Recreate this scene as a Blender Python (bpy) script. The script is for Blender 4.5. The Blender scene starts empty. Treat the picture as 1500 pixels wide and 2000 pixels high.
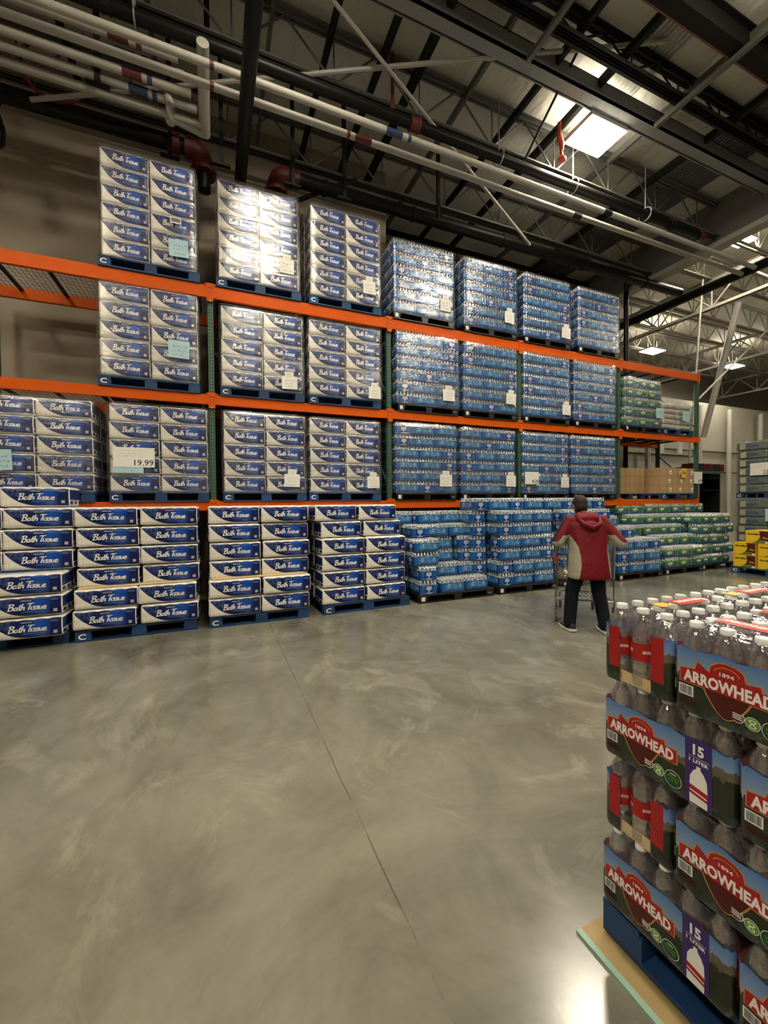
import bpy, bmesh, math, random
from mathutils import Vector, Matrix
random.seed(7)
PI = math.pi
S = bpy.context.scene
COL = S.collection

# ------------------------------------------------------------------ camera
H = 1.6
F, YAW, PITCH, ROLL = 796.06, 0.393179, -0.0204217, -0.00846548
cy, sy, cp, sp, cr, sr = math.cos(YAW), math.sin(YAW), math.cos(PITCH), math.sin(PITCH), math.cos(ROLL), math.sin(ROLL)
m0 = Vector((cy, -sy, 0)); m1 = Vector((sy*cp, cy*cp, sp)); m2 = Vector((-sy*sp, -cy*sp, cp))
right = m0*cr + m2*sr; up = m2*cr - m0*sr; back = -m1
cd = bpy.data.cameras.new('camera'); cam = bpy.data.objects.new('camera', cd); COL.objects.link(cam)
cam.matrix_world = Matrix(((right.x, up.x, back.x, 0), (right.y, up.y, back.y, 0), (right.z, up.z, back.z, H), (0, 0, 0, 1)))
cd.sensor_fit = 'VERTICAL'; cd.sensor_height = 36; cd.lens = F/2000*36; cd.clip_start = .05; cd.clip_end = 200
S.camera = cam
# ------------------------------------------------------------------ world, exposure
S.view_settings.view_transform = 'Standard'; S.view_settings.look = 'None'; S.view_settings.gamma = 1
S.view_settings.exposure = 1.22
S.view_settings.use_curve_mapping = False
w = bpy.data.worlds.new('world'); S.world = w; w.use_nodes = True
w.node_tree.nodes['Background'].inputs[0].default_value = (1, .93, .82, 1)
w.node_tree.nodes['Background'].inputs[1].default_value = .035
S.cycles.transparent_max_bounces = 40
S.cycles.max_bounces = 6
S.cycles.sample_clamp_indirect = 4
LAMP = 62.0          # emission of the ceiling fixtures
LAMP_COL = (1, .905, .735)

# ------------------------------------------------------------------ helpers: nodes
class N:
    """socket wrapper: arithmetic builds math nodes"""
    def __init__(s, nt, v): s.nt, s.v = nt, v
    def _m(s, op, *a, clamp=False):
        n = s.nt.nodes.new('ShaderNodeMath'); n.operation = op; n.use_clamp = clamp
        for i, x in enumerate((s,)+a):
            x = x.v if isinstance(x, N) else x
            if isinstance(x, (int, float)): n.inputs[i].default_value = x
            else: s.nt.links.new(x, n.inputs[i])
        return N(s.nt, n.outputs[0])
    def __add__(s, o): return s._m('ADD', o)
    __radd__ = __add__
    def __sub__(s, o): return s._m('SUBTRACT', o)
    def __rsub__(s, o): return (s*-1)+o
    def __mul__(s, o): return s._m('MULTIPLY', o)
    __rmul__ = __mul__
    def __truediv__(s, o): return s._m('DIVIDE', o)
    def __pow__(s, o): return s._m('POWER', o)
    def __gt__(s, o): return s._m('GREATER_THAN', o)
    def __lt__(s, o): return s._m('LESS_THAN', o)
    def abs(s): return s._m('ABSOLUTE')
    def sin(s): return s._m('SINE')
    def max(s, o): return s._m('MAXIMUM', o)
    def min(s, o): return s._m('MINIMUM', o)
    def sat(s): return s._m('MULTIPLY', 1.0, clamp=True)
    def ramp(s, a, b): return ((s-a)/(b-a)).sat()

class Mat:
    def __init__(s, name):
        s.m = bpy.data.materials.new(name); s.m.use_nodes = True; s.nt = s.m.node_tree
        s.b = s.nt.nodes['Principled BSDF']; s.out = s.nt.nodes['Material Output']
    def coord(s, kind='Object'):
        t = s.nt.nodes.new('ShaderNodeTexCoord')
        x = s.nt.nodes.new('ShaderNodeSeparateXYZ'); s.nt.links.new(t.outputs[kind], x.inputs[0])
        return [N(s.nt, o) for o in x.outputs], t.outputs[kind]
    def noise(s, scale, detail=3, rough=.5, stretch=None, kind='Object', dist=0, world=False, col=False):
        t = s.nt.nodes.new('ShaderNodeTexCoord'); v = t.outputs[kind]
        if world:
            g = s.nt.nodes.new('ShaderNodeNewGeometry'); v = g.outputs['Position']
        if stretch:
            mp = s.nt.nodes.new('ShaderNodeMapping'); mp.inputs['Scale'].default_value = stretch
            s.nt.links.new(v, mp.inputs[0]); v = mp.outputs[0]
        n = s.nt.nodes.new('ShaderNodeTexNoise'); n.inputs['Scale'].default_value = scale
        n.inputs['Detail'].default_value = detail; n.inputs['Roughness'].default_value = rough; n.inputs['Distortion'].default_value = dist
        s.nt.links.new(v, n.inputs['Vector'])
        return N(s.nt, n.outputs['Fac'])
    def rnd(s):
        return N(s.nt, s.nt.nodes.new('ShaderNodeObjectInfo').outputs['Random'])
    def mix(s, f, a, b):
        n = s.nt.nodes.new('ShaderNodeMix'); n.data_type = 'RGBA'
        for sock, x in ((n.inputs[0], f), (n.inputs[6], a), (n.inputs[7], b)):
            x = x.v if isinstance(x, N) else x
            if isinstance(x, tuple): sock.default_value = (*x[:3], 1)
            elif isinstance(x, (int, float)): sock.default_value = x
            else: s.nt.links.new(x, sock)
        return N(s.nt, n.outputs[2])
    def set(s, **k):
        for key, x in k.items():
            sock = s.b.inputs[{'col': 'Base Color', 'rough': 'Roughness', 'metal': 'Metallic', 'spec': 'Specular IOR Level', 'coat': 'Coat Weight', 'coatr': 'Coat Roughness', 'alpha': 'Alpha', 'trans': 'Transmission Weight'}[key]]
            x = x.v if isinstance(x, N) else x
            if isinstance(x, tuple): sock.default_value = (*x[:3], 1)
            elif isinstance(x, (int, float)): sock.default_value = x
            else: s.nt.links.new(x, sock)
        return s
    def bump(s, h, strength=.3, dist=.01):
        n = s.nt.nodes.new('ShaderNodeBump'); n.inputs['Strength'].default_value = strength; n.inputs['Distance'].default_value = dist
        s.nt.links.new(h.v, n.inputs['Height']); s.nt.links.new(n.outputs[0], s.b.inputs['Normal']); return n

def mat(name, col, rough=.5, metal=0, var=.12, scale=8, bump=0, spec=.5, rv=0.0):
    M = Mat(name); n = M.noise(scale, 4)
    f = (n-.5)*(2*var)+1
    if rv: f = f*((M.rnd()-.5)*(2*rv)+1)
    mx = M.nt.nodes.new('ShaderNodeVectorMath'); mx.operation = 'SCALE'; mx.inputs[0].default_value = col[:3]
    M.nt.links.new(f.v, mx.inputs['Scale'])
    M.nt.links.new(mx.outputs[0], M.b.inputs['Base Color'])
    M.set(rough=rough, metal=metal, spec=spec)
    if bump: M.bump(n, bump)
    return M.m

def emit(name, col, st):
    m = bpy.data.materials.new(name); m.use_nodes = True; nt = m.node_tree; nt.nodes.clear()
    e = nt.nodes.new('ShaderNodeEmission'); o = nt.nodes.new('ShaderNodeOutputMaterial')
    e.inputs[0].default_value = (*col, 1); e.inputs[1].default_value = st
    nt.links.new(e.outputs[0], o.inputs[0]); return m

def clear_film(name, gloss, rough, streak, tint=(1, 1, 1), haze=.05, hazecol=(.9, .9, .9)):
    """thin clear plastic: mostly see-through, streaky gloss"""
    M = Mat(name); nt = M.nt; nt.nodes.remove(M.b)
    t = nt.nodes.new('ShaderNodeBsdfTransparent'); t.inputs[0].default_value = (*tint, 1)
    g = nt.nodes.new('ShaderNodeBsdfGlossy'); g.inputs['Roughness'].default_value = rough
    d = nt.nodes.new('ShaderNodeBsdfDiffuse'); d.inputs[0].default_value = (*hazecol, 1)
    lw = nt.nodes.new('ShaderNodeLayerWeight'); lw.inputs[0].default_value = .35
    if streak:
        a = M.noise(3.2, 5, .6, (1, 1, 7), dist=.6); b = M.noise(11, 4, .6, (1, 1, 3.5)); c = M.noise(1.6, 3)
        f = (a.ramp(.42, .62)*.55+b.ramp(.45, .65)*.45)*(c.ramp(.3, .65)*.8+.2)
        hgt = a*.6+b*.5
    else:
        f = M.noise(9, 3).ramp(.35, .7)*.5+.5; hgt = M.noise(22, 3)
    bp = nt.nodes.new('ShaderNodeBump'); bp.inputs['Strength'].default_value = .55; bp.inputs['Distance'].default_value = .02
    nt.links.new(hgt.v, bp.inputs['Height']); nt.links.new(bp.outputs[0], g.inputs['Normal']); nt.links.new(bp.outputs[0], lw.inputs['Normal'])
    fac = (f*gloss + N(nt, lw.outputs['Facing'])*gloss*.5).sat()
    m1_ = nt.nodes.new('ShaderNodeMixShader'); m1_.inputs[0].default_value = haze
    nt.links.new(t.outputs[0], m1_.inputs[1]); nt.links.new(d.outputs[0], m1_.inputs[2])
    if streak: nt.links.new((f*haze*1.6+haze*.35).v, m1_.inputs[0])
    m2_ = nt.nodes.new('ShaderNodeMixShader'); nt.links.new(fac.v, m2_.inputs[0])
    nt.links.new(m1_.outputs[0], m2_.inputs[1]); nt.links.new(g.outputs[0], m2_.inputs[2])
    nt.links.new(m2_.outputs[0], M.out.inputs[0])
    return M.m

# ------------------------------------------------------------------ helpers: meshes
class MB:
    def __init__(s): s.v, s.f, s.m = [], [], []
    def quad(s, a, b, c, d, m=0):
        i = len(s.v); s.v += [a, b, c, d]; s.f.append((i, i+1, i+2, i+3)); s.m.append(m)
    def poly(s, pts, m=0):
        i = len(s.v); s.v += pts; s.f.append(tuple(range(i, i+len(pts)))); s.m.append(m)
    def mesh2(s, vs, fs, fn, m=0):
        i = len(s.v); s.v += [fn(*p) for p in vs]
        for f in fs: s.f.append(tuple(i+k for k in f)); s.m.append(m)
    def box(s, x0, y0, z0, x1, y1, z1, m=0, bev=0):
        if bev:
            b = min(bev, (x1-x0)/2.01, (y1-y0)/2.01, (z1-z0)/2.01)
            ring = lambda z, i: [(x0+i, y0+b, z), (x0+b, y0+i, z), (x1-b, y0+i, z), (x1-i, y0+b, z), (x1-i, y1-b, z), (x1-b, y1-i, z), (x0+b, y1-i, z), (x0+i, y1-b, z)]
            rs = [ring(z0, b*.6), ring(z0+b, 0), ring(z1-b, 0), ring(z1, b*.6)]
            s.rings(rs, m, True); return
        i = len(s.v)
        s.v += [(x0, y0, z0), (x1, y0, z0), (x1, y1, z0), (x0, y1, z0), (x0, y0, z1), (x1, y0, z1), (x1, y1, z1), (x0, y1, z1)]
        for f in ((0, 3, 2, 1), (4, 5, 6, 7), (0, 1, 5, 4), (1, 2, 6, 5), (2, 3, 7, 6), (3, 0, 4, 7)):
            s.f.append(tuple(i+k for k in f)); s.m.append(m)
    def rings(s, rs, m=0, caps=True, mats=None):
        i = len(s.v); n = len(rs[0])
        for r in rs: s.v += [tuple(p) for p in r]
        for k in range(len(rs)-1):
            for j in range(n):
                a, b = i+k*n+j, i+k*n+(j+1) % n
                s.f.append((a, b, b+n, a+n)); s.m.append(mats[k] if mats else m)
        if caps:
            s.f.append(tuple(i+j for j in reversed(range(n)))); s.m.append(mats[0] if mats else m)
            k = i+(len(rs)-1)*n; s.f.append(tuple(k+j for j in range(n))); s.m.append(mats[-1] if mats else m)
    def lathe(s, prof, cx=0, cy_=0, cz=0, n=12, m=0, mats=None, caps=True):
        rs = [[(cx+r*math.cos(2*PI*j/n), cy_+r*math.sin(2*PI*j/n), cz+z) for j in range(n)] for r, z in prof]
        s.rings(rs, m, caps, mats)
    def tube(s, pts, r, n=8, m=0, caps=True, radii=None, shape=None):
        pts = [Vector(p) for p in pts]; rs = []
        for k, p in enumerate(pts):
            d = (pts[min(k+1, len(pts)-1)]-pts[max(k-1, 0)]).normalized()
            u = d.cross(Vector((0, 0, 1)))
            if u.length < 1e-3: u = Vector((1, 0, 0))
            u.normalize(); v = d.cross(u)*-1
            rr = radii[k] if radii else r
            if shape == 'bar': rs.append([p+u*a*rr+v*b*rr for a, b in ((-1, -1), (1, -1), (1, 1), (-1, 1))])
            else: rs.append([p+u*math.cos(2*PI*j/n)*rr+v*math.sin(2*PI*j/n)*rr for j in range(n)])
        s.rings(rs, m, caps)
    def bar(s, a, b, w_, h_, m=0):
        a, b = Vector(a), Vector(b); d = (b-a).normalized(); u = d.cross(Vector((0, 0, 1)))
        if u.length < 1e-3: u = Vector((1, 0, 0))
        u.normalize(); v = u.cross(d)
        s.rings([[p+u*x*w_/2+v*y*h_/2 for x, y in ((-1, -1), (1, -1), (1, 1), (-1, 1))] for p in (a, b)], m)
    def mesh(s, name, mats, smooth=False):
        me = bpy.data.meshes.new(name); me.from_pydata([tuple(p) for p in s.v], [], s.f)
        for x in (mats if isinstance(mats, (list, tuple)) else [mats]): me.materials.append(x)
        me.polygons.foreach_set('material_index', s.m)
        if smooth:
            me.polygons.foreach_set('use_smooth', [True]*len(s.f))
            if smooth != 'all': me.set_sharp_from_angle(angle=math.radians(38))
        me.validate(); me.update(); return me
    def build(s, name, mats, parent=None, loc=(0, 0, 0), rot=(0, 0, 0), smooth=False, link=True):
        return obj(name, s.mesh(name, mats, smooth), parent, loc, rot, link)

def obj(name, me, parent=None, loc=(0, 0, 0), rot=(0, 0, 0), link=True):
    o = bpy.data.objects.new(name, me)
    o.location = loc; o.rotation_euler = rot
    if parent is not None: o.parent = parent
    if link: COL.objects.link(o)
    return o
def tag(o, label, cat, group=None, kind=None):
    if label: o['label'] = label
    if cat: o['category'] = cat
    if group: o['group'] = group
    if kind: o['kind'] = kind
    return o
def thing(name, label=None, cat=None, loc=(0, 0, 0), rz=0, group=None, link=True):
    o = obj(name, None, None, loc, (0, 0, rz), link); o.empty_display_size = .05
    return tag(o, label, cat, group)
def struct(o):
    o['kind'] = 'structure'; return o
KIDS = {}
def kids(o):
    return list(o.children)
def dup(root, loc, rz=0, label=None, cat=None, group=None, scale=None, rot=None):
    r = root.copy(); COL.objects.link(r); r.location = loc; r.rotation_euler = rot or (0, 0, rz)
    if scale: r.scale = scale
    tag(r, label, cat, group)
    for ch in KIDS.get(root.name_full) or root.children:
        c = ch.copy(); COL.objects.link(c); c.parent = r
        for g in KIDS.get(ch.name_full) or ch.children:
            d = g.copy(); COL.objects.link(d); d.parent = c
    return r
def jit(a): return random.uniform(-a, a)

_tc = {}
def text2d(txt, size=1.0, bold=0.0, align='LEFT', res=2):
    """2-D text as (verts, faces), baseline at 0"""
    key = (txt, size, bold, align, res)
    if key in _tc: return _tc[key]
    cu = bpy.data.curves.new('t', 'FONT'); cu.body = txt; cu.size = size; cu.offset = bold; cu.align_x = align; cu.resolution_u = res
    o = bpy.data.objects.new('t', cu); COL.objects.link(o)
    bpy.context.view_layer.update()
    me = bpy.data.meshes.new_from_object(o.evaluated_get(bpy.context.evaluated_depsgraph_get()))
    vs = [(v.co.x, v.co.y) for v in me.vertices]; fs = [tuple(p.vertices) for p in me.polygons]
    bpy.data.objects.remove(o); bpy.data.curves.remove(cu); bpy.data.meshes.remove(me)
    _tc[key] = (vs, fs); return vs, fs
def fit(vf, x0, y0, x1, y1):
    vs, fs = vf; ax = min(p[0] for p in vs); bx = max(p[0] for p in vs); ay = min(p[1] for p in vs); by = max(p[1] for p in vs)
    return [(x0+(p[0]-ax)/(bx-ax)*(x1-x0), y0+(p[1]-ay)/(by-ay)*(y1-y0)) for p in vs], fs

GL = {
 'B': (.62, [[(.1, 1.02), (.06, .5), (.0, -.02)], [(-.12, .9), (.1, 1.05), (.42, 1.0), (.46, .78), (.3, .6), (.06, .54)], [(.1, .55), (.42, .5), (.5, .26), (.34, .04), (-.08, .0)]]),
 'a': (.5, [[(.36, .42), (.2, .48), (.03, .3), (.05, .06), (.2, .02), (.36, .22), (.4, .46)], [(.4, .44), (.37, .12), (.5, .02)]]),
 't': (.36, [[(.16, .9), (.12, .2), (.22, .0), (.36, .08)], [(-.06, .56), (.36, .6)]]),
 'h': (.5, [[(.06, 1.05), (.02, .5), (.0, .0)], [(.02, .25), (.16, .48), (.32, .42), (.32, .1), (.44, .02)]]),
 'T': (.52, [[(-.06, .96), (.3, 1.04), (.78, 1.04)], [(.38, 1.02), (.3, .5), (.26, -.02)]]),
 'i': (.24, [[(.04, .48), (.02, .1), (.14, .02)], [(.07, .68), (.09, .73)]]),
 's': (.38, [[(.32, .42), (.16, .5), (.04, .38), (.18, .25), (.28, .12), (.14, .0), (-.04, .06)]]),
 'u': (.48, [[(.02, .48), (.0, .14), (.12, .02), (.28, .14), (.34, .48)], [(.34, .46), (.31, .1), (.44, .02)]]),
 'e': (.42, [[(.03, .24), (.28, .3), (.26, .45), (.12, .48), (.0, .26), (.08, .03), (.24, .0), (.4, .12)]]),
 ' ': (.12, [])}
def cr_spline(p, n=5):
    if len(p) < 3: return p
    q = [p[0]]+p+[p[-1]]; out = []
    for i in range(1, len(q)-2):
        for k in range(n):
            t = k/n; a, b, c, d = q[i-1], q[i], q[i+1], q[i+2]
            out.append(tuple(.5*((2*b[j])+(-a[j]+c[j])*t+(2*a[j]-5*b[j]+4*c[j]-d[j])*t*t+(-a[j]+3*b[j]-3*c[j]+d[j])*t**3) for j in (0, 1)))
    return out+[p[-1]]
def ribbon(pts, w0):
    vs, fs = [], []
    for i, p in enumerate(pts):
        a, b = pts[max(i-1, 0)], pts[min(i+1, len(pts)-1)]
        dx, dy = b[0]-a[0], b[1]-a[1]; l = math.hypot(dx, dy) or 1
        ww = w0*(.75+.35*abs(dy/l))*(.75 if i in (0, len(pts)-1) else 1)
        vs += [(p[0]-dy/l*ww/2, p[1]+dx/l*ww/2), (p[0]+dy/l*ww/2, p[1]-dx/l*ww/2)]
        if i: k = 2*i; fs.append((k-2, k-1, k+1, k))
    return vs, fs
def script2d(txt, w0=.13, shear=.22):
    x = 0; V, Fc = [], []
    for ch in txt:
        adv, st = GL[ch]
        for s in st:
            vs, fs = ribbon(cr_spline(s), w0); i = len(V)
            V += [(x+a+shear*b, b) for a, b in vs]; Fc += [tuple(i+k for k in f) for f in fs]
        x += adv
    return V, Fc
def scribble(wd, ht, seed, lines=3, amp=.35):
    R_ = random.Random(seed); V, Fc = [], []
    for l in range(lines):
        y = ht*(1-(l+.7)/lines); x = wd*R_.uniform(.05, .2); end = wd*R_.uniform(.7, .95)
        while x < end:
            n = R_.randint(4, 8); pts = []
            for k in range(n): pts.append((x, y+R_.uniform(-1, 1)*ht/lines*amp)); x += wd*.022
            x += wd*.04
            vs, fs = ribbon(pts, ht*.022); i = len(V); V += vs; Fc += [tuple(i+k for k in f) for f in fs]
    return V, Fc

# ------------------------------------------------------------------ plain materials
M_orange = mat('rack_orange_paint', (.66, .098, .002), .5, var=.10, scale=5, spec=.15)
M_green = mat('rack_green_paint', (.045, .115, .07), .5, var=.12)
M_dark = mat('plain_black', (.008, .008, .008), .7)  # plain black for print and parts; also paints the shade in post slots
M_wire = mat('galvanised_wire', (.11, .105, .09), .45, .6)
M_galv = mat('galvanised_steel', (.24, .245, .24), .45, .15, var=.3, scale=30)
M_truss = mat('grey_primed_steel', (.13, .13, .115), .5, .25, var=.2)
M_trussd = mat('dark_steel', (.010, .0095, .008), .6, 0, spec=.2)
M_trussw = mat('pale_painted_steel', (.36, .34, .28), .5, .1)
M_blackpipe = mat('black_iron_pipe', (.005, .0045, .0038), .42, 0, var=.3, scale=12, spec=.22)
M_whitepipe = mat('white_pipe_jacket', (.36, .34, .29), .5, var=.08)
M_red = mat('red_coupling', (.095, .010, .008), .5)
M_orangered = mat('orange_red_fitting', (.52, .07, .025), .4)
M_bluemark = mat('blue_pipe_marker', (.02, .03, .09), .4)
M_redmark = mat('dark_red_pipe_marker', (.09, .010, .010), .4)
M_paper = mat('white_card', (.80, .78, .71), .6, var=.04)
M_paperb = mat('pale_blue_card', (.42, .62, .68), .6, var=.04)
M_papery = mat('yellow_card', (.85, .50, .02), .6, var=.04)
M_ink = mat('ink', (.02, .02, .03), .6)
M_inkg = mat('grey_ink', (.14, .14, .15), .6)
M_kraft = mat('kraft_cardboard', (.42, .27, .13), .75, var=.12, scale=4)
M_kraftl = mat('light_cardboard', (.66, .50, .27), .75, var=.08, scale=4)
M_palblue = mat('blue_pallet_wood', (.007, .042, .125), .65, var=.35, scale=9, rv=.35)
M_palblack = mat('black_plastic', (.012, .012, .012), .42, var=.2)
M_white = mat('white_plastic', (.80, .79, .75), .35, var=.04)
M_letter = mat('white_lettering', (.88, .87, .84), .4, var=.02)
M_chrome = mat('cart_chrome', (.42, .41, .38), .28, .9)
M_rubber = mat('grey_rubber', (.06, .055, .05), .6)
M_plred = mat('cart_red_plastic', (.62, .06, .05), .35)

# floor
def floor_mat():
    M = Mat('polished_concrete'); (x, y, z), _ = M.coord('Object')
    b = M.noise(1.7, 7, .66, (1, .8, 1), dist=.7)
    wob = (b-.5)*.03
    j1 = ((x-.655+wob).abs() < .0035)*b.ramp(.40, .50)
    j2 = ((y-3.44+wob).abs() < .003)*b.ramp(.50, .56)
    a = M.noise(.5, 6, .62, dist=.9)
    col = M.mix(a.ramp(.30, .68)*.66+b.ramp(.32, .70)*.34, (.096, .088, .064), (.290, .280, .215))
    col = M.mix(M.noise(1.1, 6, .62, (1, .55, 1), dist=1.2).ramp(.50, .76)*.65, col, (.080, .066, .046))
    col = M.mix(M.noise(1.25, 8, .68, (1, .7, 1), dist=1.8).ramp(.53, .70)*.5, col, (.40, .385, .300))
    col = M.mix(j1*.6, col, (.04, .034, .025)); col = M.mix(j2*.45, col, (.40, .39, .33))
    M.set(col=col, rough=.21, spec=.55, coat=.22, coatr=.18)
    M.bump(b, .10, .004)
    return M.m
M_floor = floor_mat()
def wall_mat(name, c, fold=0):
    M = Mat(name); n = M.noise(1.3, 4); n2 = M.noise(40, 2)
    M.set(col=M.mix(n, tuple(x*.92 for x in c), tuple(x*1.06 for x in c)), rough=.8, spec=.2)
    M.bump(n2, .1, .003); return M.m
M_wall = wall_mat('beige_painted_wall', (.36, .30, .225))
M_wallp = wall_mat('pale_wall_panel', (.34, .315, .255))
def insul_mat():
    M = Mat('faced_roof_insulation'); (x, y, z), _ = M.coord('Object')
    n = M.noise(1.1, 3, .6, (1.6, .5, 1)); n2 = M.noise(6, 3)
    g = ((x*(PI/.09)).sin().abs() < .10).max((y*(PI/.09)).sin().abs() < .10)
    seam = ((x*(PI/1.25)).sin().abs() < .012)
    col = M.mix(n, (.56, .535, .45), (.68, .65, .56)); col = M.mix(g*.14, col, (.3, .28, .22)); col = M.mix(seam*.5, col, (.25, .23, .18))
    M.set(col=col, rough=.55, spec=.3); M.bump(n*1.0+n2*.25, .9, .10); return M.m
M_insul = insul_mat()

# ------------------------------------------------------------------ setting
def plane_box(name, x0, y0, z0, x1, y1, z1, m):
    b = MB(); b.box(x0, y0, z0, x1, y1, z1); return struct(b.build(name, m))
plane_box('floor', -9, -9, -.1, 38, 17, 0, M_floor)
ZD = 8.72
WY = 8.2
plane_box('wall_back', -9, WY, 0, 3.5, WY+.25, ZD+.1, M_wall)
plane_box('wall_rear', 3.5, WY, 0, 10.9, WY+.2, 4.95, M_wall)
plane_box('wall_far', -9, 16.5, 0, 38, 16.8, 9.8, M_wallp)
plane_box('wall_right', 37.5, -9, 0, 37.8, 17, 9.8, M_wallp)
plane_box('wall_left', -9.2, -9, 0, -9, WY, ZD+.1, M_wall)
plane_box('ceiling', -9, -9, ZD, 11.2, 12.6, ZD+.12, M_insul)
plane_box('ceiling_far', 11.25, -9, 9.75, 38, 17, 9.85, M_insul)
plane_box('trim_fascia', 11.1, -9, 7.72, 11.2, 12.6, ZD, wall_mat('grey_fascia_panel', (.16, .155, .14)))
b = MB(); b.box(11.02, -9, 7.60, 11.32, 12.6, 7.72)
struct(b.build('trim_fascia_flange', M_trussw))
plane_box('wall_recess', 3.5, 12.6, 0, 11.2, 12.8, ZD+.1, wall_mat('dark_recess_wall', (.12, .11, .09)))

# ------------------------------------------------------------------ ceiling lights
M_lamp = emit('lit_diffuser', LAMP_COL, LAMP); M_roof_fill = emit('roof_fill_glow', LAMP_COL, LAMP*.30)
def lamp(x, y, z, label, w_=.86, d_=.62, rz=0, group=None, m=M_lamp):
    t = thing('ceiling_light', label, 'ceiling light', (x, y, z), rz, group)
    b = MB(); b.box(-w_/2, -d_/2, .012, w_/2, d_/2, .09, bev=.01)
    for q in (-1, 1): b.tube([(q*w_*.3, 0, .09), (q*w_*.3, 0, .5)], .008, 5)
    b.build('housing', M_white, t)
    b = MB(); b.box(-w_/2+.02, -d_/2+.02, 0, w_/2-.02, d_/2-.02, .011)
    b.build('diffuser', m, t)
    b = MB(); b.box(-w_/2+.1, -d_/2+.1, .091, w_/2-.1, d_/2-.1, .10); b.build('added_roof_fill', M_roof_fill, t)  # added glowing panel, hidden from below, that brightens the roof
    return t
lamp(6.40, 5.40, 8.12, 'bright square ceiling light beside the corrugated roof strip')
lamp(1.0, 3.4, 8.1, 'ceiling light high over the middle of the aisle', group='aisle ceiling lights')
lamp(6.3, 2.2, 8.1, 'ceiling light high over the aisle near the stacked spring water', group='aisle ceiling lights')
lamp(-4.2, .9, 8.1, 'ceiling light high over the left end of the aisle', group='aisle ceiling lights')
lamp(-4.2, -2.2, 8.1, 'ceiling light behind the camera at left', group='aisle ceiling lights')
lamp(1.0, -2.2, 8.1, 'ceiling light behind the camera', group='aisle ceiling lights')
lamp(6.4, -2.6, 8.1, 'ceiling light behind the camera at right', group='aisle ceiling lights')
lamp(13.9, 7.0, 9.05, 'long ceiling light beyond the grey fascia, upper right', 1.0, .5)
for x, y, l in ((18.7, 12.7, 'distant ceiling light above the end of the orange rack'), (24.7, 12.6, 'distant ceiling light right of the leaning pale column'),
                (16.5, 2.5, 'ceiling light in the far hall, out at right'), (21.5, 7.2, 'ceiling light in the middle of the far hall'), (28, 7.2, 'ceiling light deep in the far hall')):
    lamp(x, y, 8.5, l, 1.0, .6)

# ------------------------------------------------------------------ roof steel
def joist(name, label, ax, c, a0, a1, zt, zb, m, step=.62, chord=.07, webr=.016, mw=None, parts=True):
    """open-web joist along X (ax=0, at Y=c) or along Y (ax=1, at X=c)"""
    t = thing(name, label, 'roof joist', (a0 if ax == 0 else c, c if ax == 0 else a0, zb))
    P = lambda s, o, z: (s, o, z) if ax == 0 else (o, s, z)
    L = a1-a0; hh = zt-zb
    for nm, z in (('top_chord', hh-chord/2), ('bottom_chord', chord/2)):
        b = MB()
        for q in (-1, 1):
            b.bar(P(0, q*.035, z), P(L, q*.035, z), .03, chord)
            b.bar(P(0, q*.06, z+(chord/2-.005)*(1 if nm[0] == 't' else -1)), P(L, q*.06, z+(chord/2-.005)*(1 if nm[0] == 't' else -1)), .07, .01)
        b.build(nm, m, t)
    n = max(1, int(L/(2*step))); dx = L/(2*n)
    if parts:
        me1 = None
        for k in range(min(n, 24)):
            if me1 is None:
                b = MB(); b.tube([P(0, 0, hh-chord*.6), P(dx, 0, chord*.6)], webr, 6); b.tube([P(dx, 0, chord*.6), P(2*dx, 0, hh-chord*.6)], webr, 6)
                b.tube([P(dx, 0, chord), P(dx, 0, hh-chord)], webr*.8, 6)
                me1 = b.mesh('web', mw or m)
            obj('web', me1, t, P(2*dx*k, 0, 0))
    return t
joist('roof_joist', 'grey open-web roof joist nearest the back wall', 0, 7.6, -9, 11.05, 8.58, 7.80, M_truss, step=.70)
joist('roof_joist', 'grey open-web roof joist just behind the thick black sprinkler pipe', 0, 6.0, -9, 11.05, 8.60, 7.82, M_truss, step=.70)
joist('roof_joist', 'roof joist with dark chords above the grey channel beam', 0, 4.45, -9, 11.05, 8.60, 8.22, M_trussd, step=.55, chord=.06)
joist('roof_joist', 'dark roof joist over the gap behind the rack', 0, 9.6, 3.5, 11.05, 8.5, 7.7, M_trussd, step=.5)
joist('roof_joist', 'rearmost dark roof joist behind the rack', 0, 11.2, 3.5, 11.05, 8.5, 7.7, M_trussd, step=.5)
# channel beam
b = MB(); b.box(-9, 4.86, 8.18, 11.05, 4.90, 8.44); b.box(-9, 4.86, 8.18, 11.05, 5.06, 8.20); b.box(-9, 4.86, 8.42, 11.05, 5.06, 8.44)
b.box(-9, 5.12, 8.22, 11.05, 5.14, 8.40)
tag(b.build('channel_beam', M_galv), 'long grey steel channel beam running across the roof', 'beam')
b = MB(); b.box(-9, 3.56, 8.2, 11.05, 3.74, 8.22, 0); b.box(-9, 3.735, 8.2, 11.05, 3.765, 8.225, 1); b.box(-9, 3.63, 8.22, 11.05, 3.67, 8.6, 0); b.box(-9, 3.56, 8.6, 11.05, 3.74, 8.62, 0)
tag(b.build('roof_girder', [M_trussd, mat('rusty_primer', (.16, .06, .03), .6)]), 'dark wide-flange roof girder with a reddish underside, upper right', 'beam')
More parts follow.
